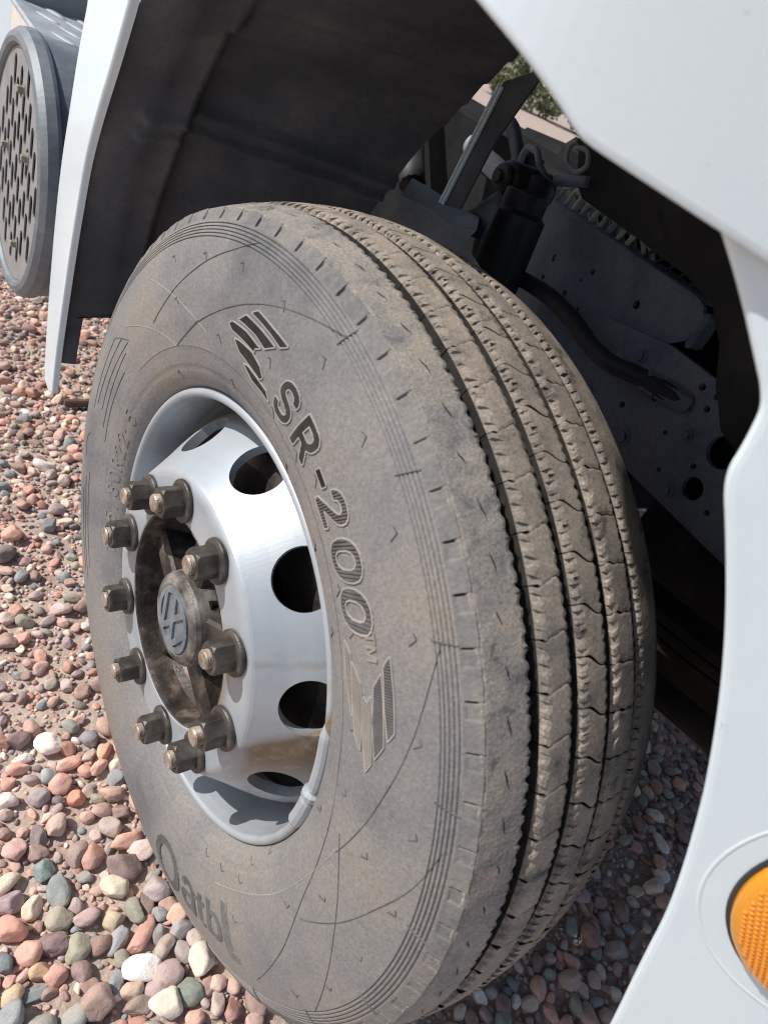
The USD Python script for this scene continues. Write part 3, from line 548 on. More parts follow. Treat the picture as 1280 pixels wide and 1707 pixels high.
# ------------------------------------------------------------------ cab panels, arch liner, chassis (coordinates relative to the wheel centre, raised by up())
def dense(poly, step):
    out = []
    for p, q in zip(poly, poly[1:] + poly[:1]):
        n = max(1, int(np.hypot(q[0] - p[0], q[1] - p[1]) / step)); out += [(p[0] + (q[0] - p[0]) * k / n, p[1] + (q[1] - p[1]) * k / n) for k in range(n)]
    return out
def panel(poly, x, thick, bev, bend=None, cell=.03, lip=0.0):
    """sheet in the y, z plane with a rounded outer edge; bend(y, z) moves it inboard"""
    P0 = Polygon(poly); layers = []
    levels = [(0.0, -thick), (0.0, -bev)] + [(bev * (1 - math.cos(t)), -bev * (1 - math.sin(t))) for t in np.radians([22, 45, 67, 90])]
    ring = np.array(dense(list(P0.exterior.coords)[:-1], .012)); 
    if not P0.exterior.is_ccw: ring = ring[::-1]
    d = np.roll(ring, -1, 0) - np.roll(ring, 1, 0); d /= np.linalg.norm(d, axis=1)[:, None]; inward = np.c_[-d[:, 1], d[:, 0]]
    v, f, n = [], [], len(ring)
    for k, (ins, dx) in enumerate(levels):
        q = ring + inward * ins; v.append(np.c_[np.full(n, x + dx), q])
        if k: i = np.arange(n); f.append(np.stack([(k - 1) * n + i, (k - 1) * n + (i + 1) % n, k * n + (i + 1) % n, k * n + i], -1))
    side = TM(np.vstack(v), np.vstack(f))
    def filled(poly, c):
        """the polygon cut into square cells; ragged only along its edge"""
        from shapely.prepared import prep
        x0, y0, x1, y1 = poly.bounds; pp = prep(poly); V, F = [], []
        for i_ in range(int((x1 - x0) / c) + 1):
            for j_ in range(int((y1 - y0) / c) + 1):
                q = sbox(x0 + i_ * c, y0 + j_ * c, x0 + (i_ + 1) * c, y0 + (j_ + 1) * c)
                if pp.contains(q): k_ = len(V); V += list(q.exterior.coords)[:4]; F += [[k_, k_ + 1, k_ + 2], [k_, k_ + 2, k_ + 3]]
                elif pp.intersects(q):
                    for g_ in polys(q.intersection(poly)):
                        tv_, tf_ = trimesh.creation.triangulate_polygon(g_, engine='earcut'); k_ = len(V); V += [tuple(t_[:2]) for t_ in tv_]; F += (np.asarray(tf_) + k_).tolist()
        return np.array(V), np.array(F)
    cv, cf = filled(Polygon(ring + inward * bev).buffer(0), cell)
    cap_ = TM(np.c_[np.full(len(cv), x), cv], cf)
    fl = cap_.face_normals[:, 0] < 0; cf = cf.copy(); cf[fl] = cf[fl][:, ::-1]; cap_ = TM(cap_.vertices, cf)
    bv, bf = filled(Polygon(ring).buffer(0), cell * 2); back = TM(np.c_[np.full(len(bv), x - thick), bv], bf)
    m = cat([side, cap_, back]); v = np.array(m.vertices)
    if bend is not None: v[:, 0] -= bend(v[:, 1], v[:, 2])
    k = len(side.faces); out = (TM(v, m.faces), np.arange(k, k + len(cap_.faces)), bend); return out
def obj_panel(name, p, mt, parent, **tags):
    """the outer face takes the exact normals of its curve"""
    m, faces, bend = p; m = up(m); o = obj(name, m, mt, parent, smooth=32, **tags)
    n = corner_normals(np.asarray(m.vertices), np.asarray(m.faces), 32).reshape(-1, 3, 3)
    c = np.asarray(m.vertices)[np.asarray(m.faces)[faces]] - [0, 0, ZC]; e = 1e-4
    gy = (bend(c[..., 1] + e, c[..., 2]) - bend(c[..., 1] - e, c[..., 2])) / (2 * e); gz = (bend(c[..., 1], c[..., 2] + e) - bend(c[..., 1], c[..., 2] - e)) / (2 * e)
    q = np.stack([np.ones_like(gy), gy, gz], -1); n[faces] = q / np.linalg.norm(q, axis=-1, keepdims=True)
    o.GetNormalsAttr().Set(Vt.Vec3fArray.FromNumpy(n.reshape(-1, 3).astype(np.float32))); return o

def g_cab(y, z):
    s = np.logaddexp(0, (y - .25) / .04) * .04
    return .22 - .85 * s + .16 * np.clip(z - .70, -.1, .35) * np.clip((y - .15) / .15, 0, 1)
def g_bumper(y, z): return .195 - .82 * np.logaddexp(0, (y - .25) / .04) * .04
UP_FRONT = [(.60, .643), (.4281, .6647), (.3977, .6694), (.3772, .6722), (.3561, .6752), (.3345, .6781), (.3162, .6806), (.31, .6824), (.2968, .6914), (.2821, .6993), (.2668, .7062), (.2458, .7143), (.2211, .7228), (.1951, .7335)]
UP_TOP = [(.16, .752), (.11, .792), (.05, .838), (-.02, .868), (-.12, .88), (-.24, .865), (-.35, .80), (-.43, .705), (-.475, .632)]
REAR = [(-.511, .572), (-.568, .495), (-.632, .418), (-.690, .331), (-.715, .243), (-.737, .144), (-.758, -.007), (-.765, -.10), (-.760, -.169), (-.800, -.192), (-.872, -.207), (-.895, -.18), (-.920, -.101), (-.945, .023), (-.955, .134), (-.950, .239), (-.915, .341), (-.880, .449), (-.840, .521)]
def chaikin(p, n=2):
    for _ in range(n): p = [p[0]] + [q for a, c in zip(p[:-1], p[1:]) for q in ((.75 * a[0] + .25 * c[0], .75 * a[1] + .25 * c[1]), (.25 * a[0] + .75 * c[0], .25 * a[1] + .75 * c[1]))] + [p[-1]]
    return p
cabp = chaikin(UP_FRONT) + UP_TOP + chaikin(REAR[:9]) + REAR[9:11] + chaikin(REAR[11:]) + [(-.80, .70), (-.80, 1.25), (1.15, 1.25), (1.15, .60)]
obj_panel('cab_side_panel', panel(cabp, .22, .013, .0045, lambda y, z: .22 - g_cab(y, z), .011), 'paint_white', truck, label='white cab side panel running over the wheel arch down to its pointed rear end')
LOW = [(.3664, .672), (.3814, .6561), (.3958, .639), (.4084, .6232), (.414, .6163), (.4195, .6069), (.4213, .5975), (.4234, .583), (.4245, .5693), (.4295, .5561), (.4383, .5411), (.4548, .511), (.4676, .4862), (.4807, .4589), (.4938, .4296), (.5076, .3961), (.5208, .362), (.532, .3296), (.5466, .2852), (.561, .2359), (.5745, .1751), (.5954, .0886), (.6117, .018), (.625, -.06), (.63, -.12)]
lowp = chaikin(LOW)[::-1] + [(.348, .700), (.348, .735), (1.10, .735), (1.10, -.12)]
obj_panel('bumper_side', panel(lowp, .195, .045, .007, lambda y, z: .195 - g_bumper(y, z), .011), 'paint_white', truck, label='white bumper corner forming the front edge of the wheel arch')

# amber marker lamp set in a shallow round recess of the bumper; built facing +z, then turned onto the panel
LCP = (.644, .327)
LN, LT = np.array([.773, .634, 0]), np.array([-.634, .773, 0]); LC = np.array([g_bumper(*LCP), *LCP]) + [0, 0, ZC]
lamp = xform('marker_lamp', truck, label='amber side marker lamp on the white bumper corner')
def on_lamp(m): v = np.asarray(m.vertices); return TM(LC + v[:, :1] * LT + v[:, 1:2] * np.array([0, 0, 1.0]) + v[:, 2:3] * LN, m.faces)
RL = .092
def turned(rows, n=72): return TM(np.array([[(r * math.cos(t), r * math.sin(t), z) for r, z in rows] for t in np.linspace(0, 2 * np.pi, n, endpoint=False)]).reshape(-1, 3), grid_faces(n, len(rows), True))
lens_rows = [(RL, -.002), (RL, .006)] + [(RL * math.cos(t), .006 + .016 * math.sin(t)) for t in np.linspace(.15, math.pi / 2 - 1e-4, 14)]
obj('lens', on_lamp(turned(lens_rows)), 'amber_lens', lamp, smooth=40)
dots = []
for i in range(-20, 21):
    for j in range(-23, 24):
        x_, y_ = (i + (j % 2) * .5) * .0046, j * .0040; r_ = math.hypot(x_, y_)
        if r_ < RL * .93: s_ = trimesh.creation.icosphere(1, .0021); s_.apply_translation([x_, y_, .0055 + .016 * math.sqrt(1 - (r_ / RL) ** 2)]); dots.append(s_)
obj('lens_prisms', on_lamp(cat(dots)), 'amber_dots', lamp, smooth=True, kind='stuff')
obj('lens_seat', on_lamp(turned([(RL + .0035, -.002), (RL + .003, .0022), (RL + .0005, .0028), (RL + .0002, -.001)])), 'rubber_black', lamp, smooth=40)
obj('recess_rim', on_lamp(turned([(RL + .019, -.001), (RL + .0205, .0002), (RL + .022, .0004), (RL + .0235, .0002), (RL + .025, -.001)])), 'paint_white', lamp, smooth=True)

# wheel arch liner: a dark moulded shell from the cab edge to the frame
def liner_r(deg): return np.interp(deg, [96, 110, 120, 131, 141, 150, 160, 170, 180, 188, 196], [.80, .785, .778, .772, .770, .768, .768, .768, .768, .772, .775])
def edge_in(deg): return np.interp(deg, [98, 108, 115, 122, 130, 137, 150, 153, 160, 170, 178, 179.5, 196], [-.19, -.215, -.262, -.296, -.325, -.343, -.346, -.345, -.34, -.33, -.32, .176, .183])
dg = np.r_[np.linspace(98, 178, 150), np.linspace(178.02, 179.5, 4), np.linspace(179.6, 187.3, 18)]; sx = np.linspace(0, 1, 56)
D, S = np.meshgrid(dg, sx, indexing='ij'); xin = edge_in(dg)[:, None]; Xo = .2065 - .0015 * S; X = .2065 * (1 - S) + xin * S
rad = liner_r(D) - .0
rad = rad + .020 * (1 / (1 + np.exp(-(X - .125) / .010))) * -1 + .02           # outer band stands proud
for d0, h0 in ((121.5, .010), (127.5, .009), (133.0, .008), (138.5, .008)):     # stepped panels
    rad = rad + h0 / (1 + np.exp(-(D - d0 - (X + .1) * 9) / .25)) * (X < .07) - h0 * .0
rad = rad - .016 * np.exp(-((D - 146.5 + (X - .1) * 4) / .8) ** 2) * (X < .15) - .010 * np.exp(-((D - 149.6 + (X - .1) * 4) / .5) ** 2) * (X < .15)
rad = rad + (meshkit.fbm(np.stack([X * 9, D * .12, D * 0], -1), 4, 2) - .5) * .006
v = np.stack([X, rad * np.cos(np.radians(D)), rad * np.sin(np.radians(D))], -1)
# triangular opening at the inboard edge: drop the cells inside it
apex, lo_l, lo_r = None, None, None
f = grid_faces(len(dg), len(sx))
obj('wheel_arch_liner', up(TM(v.reshape(-1, 3), f)), 'liner_plastic', truck, smooth=True)
# flange strip along the liner's inboard opening, its bright cut edges, the shelf bracket below
bp = Polygon([(-.416, .672), (-.330, .712), (-.352, .66), (-.378, .593), (-.393, .486), (-.445, .474)])
obj('liner_flange', up(to_plane(trimesh.creation.extrude_polygon(bp, .004, engine='earcut'), -.304)), 'liner_plastic', truck, smooth=20)
for o_, w_ in ((0, .0045), (.0085, .0035)):
    obj('flange_edge', up(bar((-.296, -.417 + o_, .668 - o_ * .2), (-.296, -.446 + o_, .476), .004, w_ * 1.3, up=(1, 0, 0))), 'paint_white', truck)
fr_ = np.array([(-.583, .439), (-.53, .449), (-.463, .457), (-.397, .457), (-.328, .479)]); bk_ = np.array([(-.646, .461), (-.60, .466), (-.54, .470), (-.464, .474), (-.40, .482)])
tp = np.concatenate([np.c_[np.full(5, -.300), fr_], np.c_[np.full(5, -.350), bk_]]); dn = np.concatenate([np.c_[np.full(5, -.301), fr_ - [0, .0005]], np.c_[np.full(5, -.303), fr_ - np.array([(0, .030), (-.005, .048), (0, .055), (.01, .048), (.02, .03)])], np.c_[np.full(5, -.345), fr_ - np.array([(0, .075), (0, .085), (0, .09), (0, .085), (0, .06)])]])
obj('bump_bracket', up(TM(dn, grid_faces(3, 5))), 'frame_paint', truck, smooth=True)
obj('bracket_top', up(TM(tp, grid_faces(2, 5)[:, ::-1])), 'plate_grey', truck, smooth=True, label='pale top face of the bump bracket')
tri = Polygon([(-.456, .462), (-.392, .525), (-.383, .507), (-.385, .45), (-.44, .44)])
obj('gusset_plate', up(to_plane(trimesh.creation.extrude_polygon(tri, .006, engine='earcut'), -.366)), 'frame_paint', truck)
obj('gusset_edge', up(bar((-.362, -.457, .4655), (-.362, -.394, .5285), .004, .007, up=(1, 0, 0))), 'frame_light', truck)

# chassis rail: channel with real holes, bolts and a forward splice plate
rail = Polygon([(-3.6, .236), (-.30, .236), (-.26, .25), (-.235, .30), (-.17, .40), (-.09, .46), (-.085, .50), (-.098, .517), (-.115, .522), (-3.6, .522)])
holes = [(-.344, .46, .0055), (-.361, .436, .004), (-.382, .399, .006), (-.452, .439, .007), (-.216, .459, .0075), (-.245, .39, .006), (-.332, .391, .004), (-.456, .397, .005), (-.119, .424, .005), (-.60, .44, .006), (-.70, .38, .006), (-.66, .32, .006)]
rail = rail.difference(unary_union([Polygon([(y + r * math.cos(t), z + r * math.sin(t)) for t in np.linspace(0, 6.283, 20)]) for y, z, r in holes]))
rm = [to_plane(trimesh.creation.extrude_polygon(rail, .008, engine='earcut'), -.608)]
obj('chassis_rail', up(cat(rm + [bar((-.643, -3.6, .518), (-.643, -.118, .518), .070, .007), bar((-.643, -3.6, .240), (-.643, -.30, .240), .070, .007),
     tube([(-.605, -3.6, .5175), (-.605, -1, .5175), (-.605, -.12, .5175)], .0065, 12)])), 'frame_paint', truck, smooth=30)
fp = Polygon([(-.42, .236), (.75, .236), (.75, .30), (.40, .36), (.20, .432), (.055, .443), (-.10, .443), (-.25, .416), (-.42, .33)])
fh = [(.083, .291, .019), (.085, .364, .026), (.014, .436, .005), (-.009, .422, .006), (.022, .424, .006), (.02, .400, .0055), (-.016, .329, .0045), (.015, .276, .0045), (.061, .319, .005), (-.119, .316, .006), (.127, .278, .005), (-.07, .36, .005), (.30, .33, .006)]
fp = fp.difference(unary_union([Polygon([(y + r * math.cos(t), z + r * math.sin(t)) for t in np.linspace(0, 6.283, 32)]) for y, z, r in fh]))
obj('front_splice_plate', up(to_plane(trimesh.creation.extrude_polygon(fp, .010, engine='earcut'), -.5995)), 'frame_paint', truck, smooth=20)
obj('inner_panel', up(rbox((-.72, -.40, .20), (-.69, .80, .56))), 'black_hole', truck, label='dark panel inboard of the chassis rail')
for y, z, r in ((-.015, .382, .011), (.10, .40, .008), (-.14, .40, .009), (-.30, .30, .010), (-.20, .29, .010), (-.08, .275, .011), (.05, .26, .009), (-.4, .28, .010), (.02, .35, .007)):
    hexm = trimesh.creation.cylinder(r, .014, sections=6); hv = hexm.vertices; hexm = TM(np.c_[hv[:, 2] - .588, hv[:, 0] + y, hv[:, 1] + z], hexm.faces)
    wsh = cyl((-.590, y, z), (-.587, y, z), r * 1.45, 20)
    obj('rail_bolt', up(cat([hexm, wsh])), 'frame_paint', truck, smooth=20)
obj('rail_end_cap', up(cat([rbox((-.640, -.092, .45), (-.598, -.078, .512), .006)])), 'frame_paint', truck)

# dark inner front cover behind the bumper opening
ic = Polygon([(-.462, .640), (-.440, .610), (-.420, .581), (-.388, .5625), (-.32, .560), (-.10, .553), (-.03, .540), (.02, .50), (.05, .455), (.10, .41), (.22, .38), (.60, .36), (.9, .36), (.9, .95), (-.45, .95), (-.47, .70)])
icm = trimesh.creation.extrude_polygon(ic, .006, engine='earcut'); iv, if_ = trimesh.remesh.subdivide_to_size(icm.vertices, icm.faces, .035, max_iter=12); iv = np.array(iv)
iv[:, 2] += .010 * (meshkit.fbm(np.c_[iv[:, :2] * 7, iv[:, 0] * 0], 3, 5) - .5) + .012 / (1 + np.exp(-((iv[:, 1] - .70) + .25 * iv[:, 0]) / .006)) + .010 / (1 + np.exp(-(iv[:, 0] + .19) / .006))
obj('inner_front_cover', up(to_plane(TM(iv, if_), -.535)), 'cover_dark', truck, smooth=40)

# shock absorber with its eye
obj('shock_absorber', up(cat([cyl((-.455, -.432, .505), (-.440, -.372, .10), .048, 40, .008), cyl((-.457, -.438, .535), (-.455, -.432, .500), .040, 32), ])), 'rubber_black', truck, smooth=35)
obj('shock_eye', up(cat([cyl((-.440, -.497, .536), (-.545, -.497, .536), .033, 36, .006), cyl((-.50, -.47, .545), (-.47, -.435, .505), .030, 28)])), 'rubber_black', truck, smooth=35)
obj('eye_bushing', up(cat([cyl((-.441, -.497, .536), (-.428, -.497, .536), .026, 30, .004), cyl((-.430, -.497, .536), (-.420, -.497, .536), .012, 6, .001)])), 'rubber_black', truck, smooth=30)
obj('eye_pin', up(cyl((-.53, -.47, .565), (-.53, -.39, .590), .010, 16)), 'frame_paint', truck, smooth=30)
# hoses, pipes and cables
obj('brake_hose', up(tube([(-.46, -.47, .37), (-.50, -.43, .392), (-.50, -.381, .402), (-.50, -.307, .407), (-.50, -.235, .401), (-.50, -.169, .388), (-.505, -.125, .385), (-.53, -.075, .392), (-.585, -.02, .388)], .015, 14)), 'rubber_black', truck, smooth=True)
obj('hose_fitting', up(cat([cyl((-.555, -.052, .391), (-.592, -.012, .388), .019, 6, .002), cyl((-.535, -.073, .392), (-.553, -.054, .391), .0175, 24)])), 'frame_paint', truck, smooth=30)
obj('air_hose', up(tube([(-.52, -.545, .535), (-.50, -.552, .575), (-.50, -.544, .592), (-.50, -.523, .594), (-.50, -.503, .582), (-.52, -.475, .555)], .0065, 12)), 'frame_paint', truck, smooth=True)
obj('air_hose', up(tube([(-.60, -.85, .60), (-.60, -.77, .600), (-.59, -.70, .575), (-.58, -.645, .534), (-.58, -.63, .48)], .015, 12)), 'rubber_black', truck, smooth=True)
obj('coil_hose', up(tube([(-.50, -.428, .638), (-.50, -.442, .625), (-.50, -.434, .604), (-.505, -.405, .596), (-.51, -.392, .612), (-.505, -.405, .632), (-.50, -.425, .628)], .0045, 10)), 'frame_light', truck, smooth=True)
obj('steering_tube', up(cyl((-.60, -.86, .525), (-.60, -.66, .508), .026, 24)), 'frame_light', truck, smooth=30)
rng = np.random.default_rng(21)
cz = [(-.555, .535), (-.525, .548), (-.49, .535), (-.46, .537), (-.42, .534), (-.385, .530), (-.345, .527)]
for k in range(9):
    y = -.56 + .028 * k; p = [(-.66, y - .02, .50), (-.64, y, .528 + .012 * rng.random()), (-.635, y + .015, .548 + .008 * rng.random()), (-.65, y + .035, .535 + .012 * rng.random()), (-.67, y + .05, .50)]
    obj('cable', up(tube(p, .0045 + .003 * rng.random(), 8)), 'cable_pale' if k % 3 else 'frame_light', truck, smooth=True)
for k in range(5):
    y = -.30 + .03 * k; obj('cable', up(tube([(-.66, y, .50), (-.645, y + .01, .53), (-.66, y + .03, .545)], .003, 6)), 'rubber_black', truck, smooth=True)
# the jumble seen through the liner opening
for k, (p, r_, m_) in enumerate(((((-.66, -1.05, .40), (-.68, -1.10, .50), (-.70, -1.20, .64)), .022, 'rubber_black'), (((-.60, -1.0, .36), (-.66, -1.12, .46), (-.7, -1.3, .56)), .016, 'frame_paint'), (((-.62, -.95, .40), (-.70, -1.04, .44), (-.8, -1.25, .60)), .012, 'frame_light'), (((-.64, -1.12, .42), (-.66, -1.16, .45), (-.70, -1.22, .47)), .012, 'cable_pale'), (((-.55, -.80, .42), (-.58, -.95, .52), (-.62, -1.15, .70)), .03, 'rubber_black'))):
    obj('pipe', up(tube([(x_ + .10, y_, z_) for x_, y_, z_ in p], r_, 12)), m_, truck, smooth=True)

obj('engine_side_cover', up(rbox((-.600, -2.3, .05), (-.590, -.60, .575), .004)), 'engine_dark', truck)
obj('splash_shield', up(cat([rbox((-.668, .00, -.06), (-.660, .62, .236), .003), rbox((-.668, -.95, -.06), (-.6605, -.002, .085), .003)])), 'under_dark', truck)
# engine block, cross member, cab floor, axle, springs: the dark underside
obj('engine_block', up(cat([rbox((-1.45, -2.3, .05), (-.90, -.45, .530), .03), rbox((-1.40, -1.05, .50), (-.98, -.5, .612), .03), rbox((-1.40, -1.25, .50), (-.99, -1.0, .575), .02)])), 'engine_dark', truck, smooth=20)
obj('engine_sump', up(rbox((-1.35, -1.9, -.12), (-.95, -.3, .06), .05)), 'engine_dark', truck, smooth=20)
cf = trimesh.creation.extrude_polygon(Polygon([(-2.25, -.95), (.20, -.95), (.20, .2), (.10, .36), (-.40, 1.14), (-2.25, 1.14)]), .10, engine='earcut'); cf.apply_translation([0, 0, .95])
obj('cab_floor', up(cf), 'liner_plastic', truck)
obj('cab_floor_brace', up(rbox((-1.0, -.95, .88), (-.30, 1.1, .95), .02)), 'frame_paint', truck)
obj('far_chassis_rail', up(rbox((-1.46, -3.6, .236), (-1.39, .75, .52), .006)), 'engine_dark', truck)
obj('front_axle', up(cat([bar((-.14, 0, -.02), (-.42, 0, -.05), .09, .10), bar((-.42, 0, -.05), (-1.64, 0, -.05), .085, .11, bevel=.02), bar((-1.64, 0, -.05), (-1.92, 0, -.02), .09, .10)])), 'under_dark', truck, smooth=20)
obj('steering_knuckle', up(cat([cyl((-.13, -.02, .14), (-.13, -.02, -.14), .05), bar((-.15, .05, -.03), (-.24, -.28, -.05), .05, .04)])), 'under_dark', truck, smooth=30)
for k in range(3):
    zz = .07 + .020 * k; n_ = 13; yy = np.linspace(-.75 + .12 * (2 - k) * 0, .62, n_); y0 = -.06
    pts = [(-.56, y, zz + .16 * ((y - y0) / .7) ** 2) for y in yy]
    obj('leaf_spring', up(cat([bar(a_, b_, .075, .017, up=(0, 0, 1)) for a_, b_ in zip(pts[:-1], pts[1:])])), 'under_dark', truck)
obj('spring_hanger', up(rbox((-.60, .56, .10), (-.52, .66, .32), .012)), 'under_dark', truck)
obj('drag_link', up(tube([(-.34, -.25, .02), (-.35, .15, .11), (-.36, .34, .160), (-.37, .56, .20), (-.40, .8, .24)], .017, 14)), 'under_dark', truck, smooth=True)
obj('stabiliser_bar', up(tube([(-.42, -.1, -.02), (-.40, .22, .09), (-.38, .36, .145), (-.38, .50, .172), (-.5, .66, .18), (-1.0, .68, .18)], .015, 14)), 'under_dark', truck, smooth=True)
obj('front_crossmember', up(rbox((-1.5, .58, .02), (-.30, .74, .235), .02)), 'engine_dark', truck)

# exhaust silencer with perforated round end plate, under a chequer plate step
MC = np.array([.262, -1.335, .085]); MR = .296; ma = math.radians(7.0)
sil = xform('exhaust_silencer', truck, loc=(MC[0], MC[1], MC[2] + ZC), rz=math.degrees(ma), label='round galvanised exhaust silencer with perforated end plate')
obj('shell', lathe([(-.75, .27), (-.75, .287), (-.03, .287), (-.028, MR - .002), (-.020, MR), (.0, MR - .003), (.012, MR - .014), (.016, MR - .026), (.013, MR - .036), (.006, MR - .040), (-.002, MR - .041)], 120), 'galvanised', sil, smooth=40)
pl_ = Polygon([(.2545 * math.cos(t), .2545 * math.sin(t)) for t in np.linspace(0, 2 * np.pi, 90)]); slots = []
for i in range(-7, 8):
    for j in range(-5, 6):
        y_, z_ = i * .034, j * .094 + (i % 2) * .047 + (i % 3) * .008
        if math.hypot(y_, z_) < .218: slots.append(Polygon([(y_ + .0135 * math.cos(t), z_ + .0135 * math.sin(t) + (.020 if math.sin(t) > 0 else -.020)) for t in np.linspace(0.01, 6.29, 14)]).convex_hull)
bolts = [(.03, .18), (.06, -.16), (-.10, .02), (.11, .06)]
pm = trimesh.creation.extrude_polygon(pl_.difference(unary_union(slots)), .003, engine='earcut')
obj('end_plate', to_plane(pm, .0005), 'plate_grey', sil)
obj('end_backing', lathe([(-.045, .255), (-.045, 1e-5)], 60), 'black_hole', sil)
for y_, z_ in bolts: obj('plate_bolt', cat([cyl((.003, y_, z_), (.018, y_, z_), .0085, 6, .001), cyl((.003, y_, z_), (.0055, y_, z_), .014, 20)]), 'brass', sil, smooth=25)

step = xform('step_box', truck, label='chequer plate step over the exhaust silencer')
ST = .335
def sx_(y): return .196 + (y + 1.32) * -.075
q = Polygon([(-1.32, sx_(-1.32)), (-2.02, sx_(-2.02)), (-2.02, -.34), (-1.32, -.34)])
def slab(poly, z0, z1):
    m = trimesh.creation.extrude_polygon(Polygon([(x, y) for y, x in poly.exterior.coords]), z1 - z0, engine='earcut'); m.apply_translation([0, 0, z0]); return m
obj('top_plate', up(slab(q, ST - .012, ST)), 'tread_plate', step)
obj('side_wall', up(bar((sx_(-1.324) - .006, -1.324, ST - .075), (sx_(-2.02) - .006, -2.02, ST - .075), .008, .126)), 'box_side', step)
obj('front_wall', up(rbox((-.34, -1.335, ST - .135), (sx_(-1.32) - .012, -1.323, ST - .0125), .002)), 'box_front', step)
obj('edge_trim', up(bar((sx_(-1.316) + .002, -1.316, ST - .004), (sx_(-2.02) + .002, -2.02, ST - .004), .012, .016, bevel=.005)), 'tread_plate', step)
obj('lower_brace', up(rbox((-.30, -1.40, -.16), (sx_(-1.4) - .03, -1.36, ST - .14), .004)), 'box_front', step)
lug0 = to_tm(m3.Manifold.sphere(1.0, 24).scale((.013, .050, .006)).trim_by_plane((0, 0, 1), 0.0))
for i in range(5):
    for j in range(9):
        y_ = -1.40 - .115 * j; x_ = sx_(y_) - .065 - .075 * i - .0375 * (j % 2)
        if x_ < -.15: continue
        m = lug0.copy(); m.apply_transform(trimesh.transformations.rotation_matrix(math.radians(30), [0, 0, 1])); m.apply_translation([x_, y_, ST - .0004]); obj('plate_lug', up(m), 'tread_plate', step, smooth=True)
obj('step_riser', up(rbox((-.34, -2.024, ST - .1), (sx_(-2.02) - .02, -2.020, ST + .10), .004)), 'plate_grey', step)
# white side skirt further back, flared outwards
sk = rbox((-.02, -1.6, -.12), (.02, 0, .75), .012); sk = TM(*trimesh.remesh.subdivide_to_size(sk.vertices, sk.faces, .2)[:2]); sk.apply_transform(trimesh.transformations.rotation_matrix(math.radians(34), [0, 0, 1])); sk.apply_translation([.205, -2.30, 0])
obj('side_skirt', up(sk), 'paint_white', truck, smooth=32, label='white flared side skirt behind the exhaust silencer')
# ------------------------------------------------------------------ ground: one sheet of dirt, with stones as pieces of it
def axis_pts(lo, hi, step, far, ratio=1.35):
    core = list(np.arange(lo, hi, step)); s = step; a = core[0]; left = []
    while a > -far: s *= ratio; a -= s; left.append(a)
    s = step; a = core[-1]; right = []
    while a < far: s *= ratio; a += s; right.append(a)
    return np.array(left[::-1] + core + right)
gx, gy = axis_pts(-1.5, 1.1, .011, 400), axis_pts(-3.2, 1.0, .013, 400)
def ground_z(x, y):
    p = np.stack([np.asarray(x, float), np.asarray(y, float), np.zeros(np.shape(x))], -1)
    near = np.exp(-((np.hypot(p[..., 0], p[..., 1]) / 9) ** 4))
    return near * ((meshkit.fbm(p * 3.1, 3, 1) - .5) * .030 + (meshkit.fbm(p * 24, 4, 3) - .5) * .012) - .004
GX, GY = np.meshgrid(gx, gy, indexing='ij'); GZ = ground_z(GX, GY)
dist = np.hypot(GX, GY); GZ = GZ + np.clip((dist - 12) / 60, 0, 1) * (meshkit.fbm(np.stack([GX * .03, GY * .03, GX * 0], -1), 3, 9) - .5) * .5
ground = obj('ground', TM(np.stack([GX, GY, GZ], -1).reshape(-1, 3), grid_faces(len(gx), len(gy))), 'dirt', smooth=True, kind='structure')

def px(P):
    q = np.atleast_2d(P) - CAM; z = -(q @ CAM_BACK); return np.c_[640 + FPX * (q @ CAM_RIGHT) / z, 853.5 - FPX * (q @ CAM_UP) / z], z

def pebble(rx, ry, rz, seed, sub=3, rough=1.0):
    """a rounded stone: an ellipsoid with soft facets and lumps"""
    m = trimesh.creation.icosphere(sub, 1.0); v = np.asarray(m.vertices); rng = np.random.default_rng(seed)
    n = rng.normal(size=(9, 3)); n /= np.linalg.norm(n, axis=1)[:, None]; c = rng.uniform(.60, .96, 9)
    k = 11 if rng.random() < .35 else 34                          # soft or crisp facets
    rad = -np.log(np.exp(-k * np.ones(len(v))) + np.exp(-k * (c[None] / np.clip(v @ n.T, .12, None))).sum(1)) / k
    rad = np.clip(rad, .5, 1.1) * (1 + rough * (.24 * (meshkit.fbm(v * 1.7 + seed, 3, seed) - .5) + .06 * (meshkit.noise(v * 9 + seed, seed) - .5)))
    v = v * (rad / np.abs(rad).mean())[:, None]; v = np.sign(v) * np.abs(v) ** .97
    return TM(v * [rx, ry, rz], m.faces)

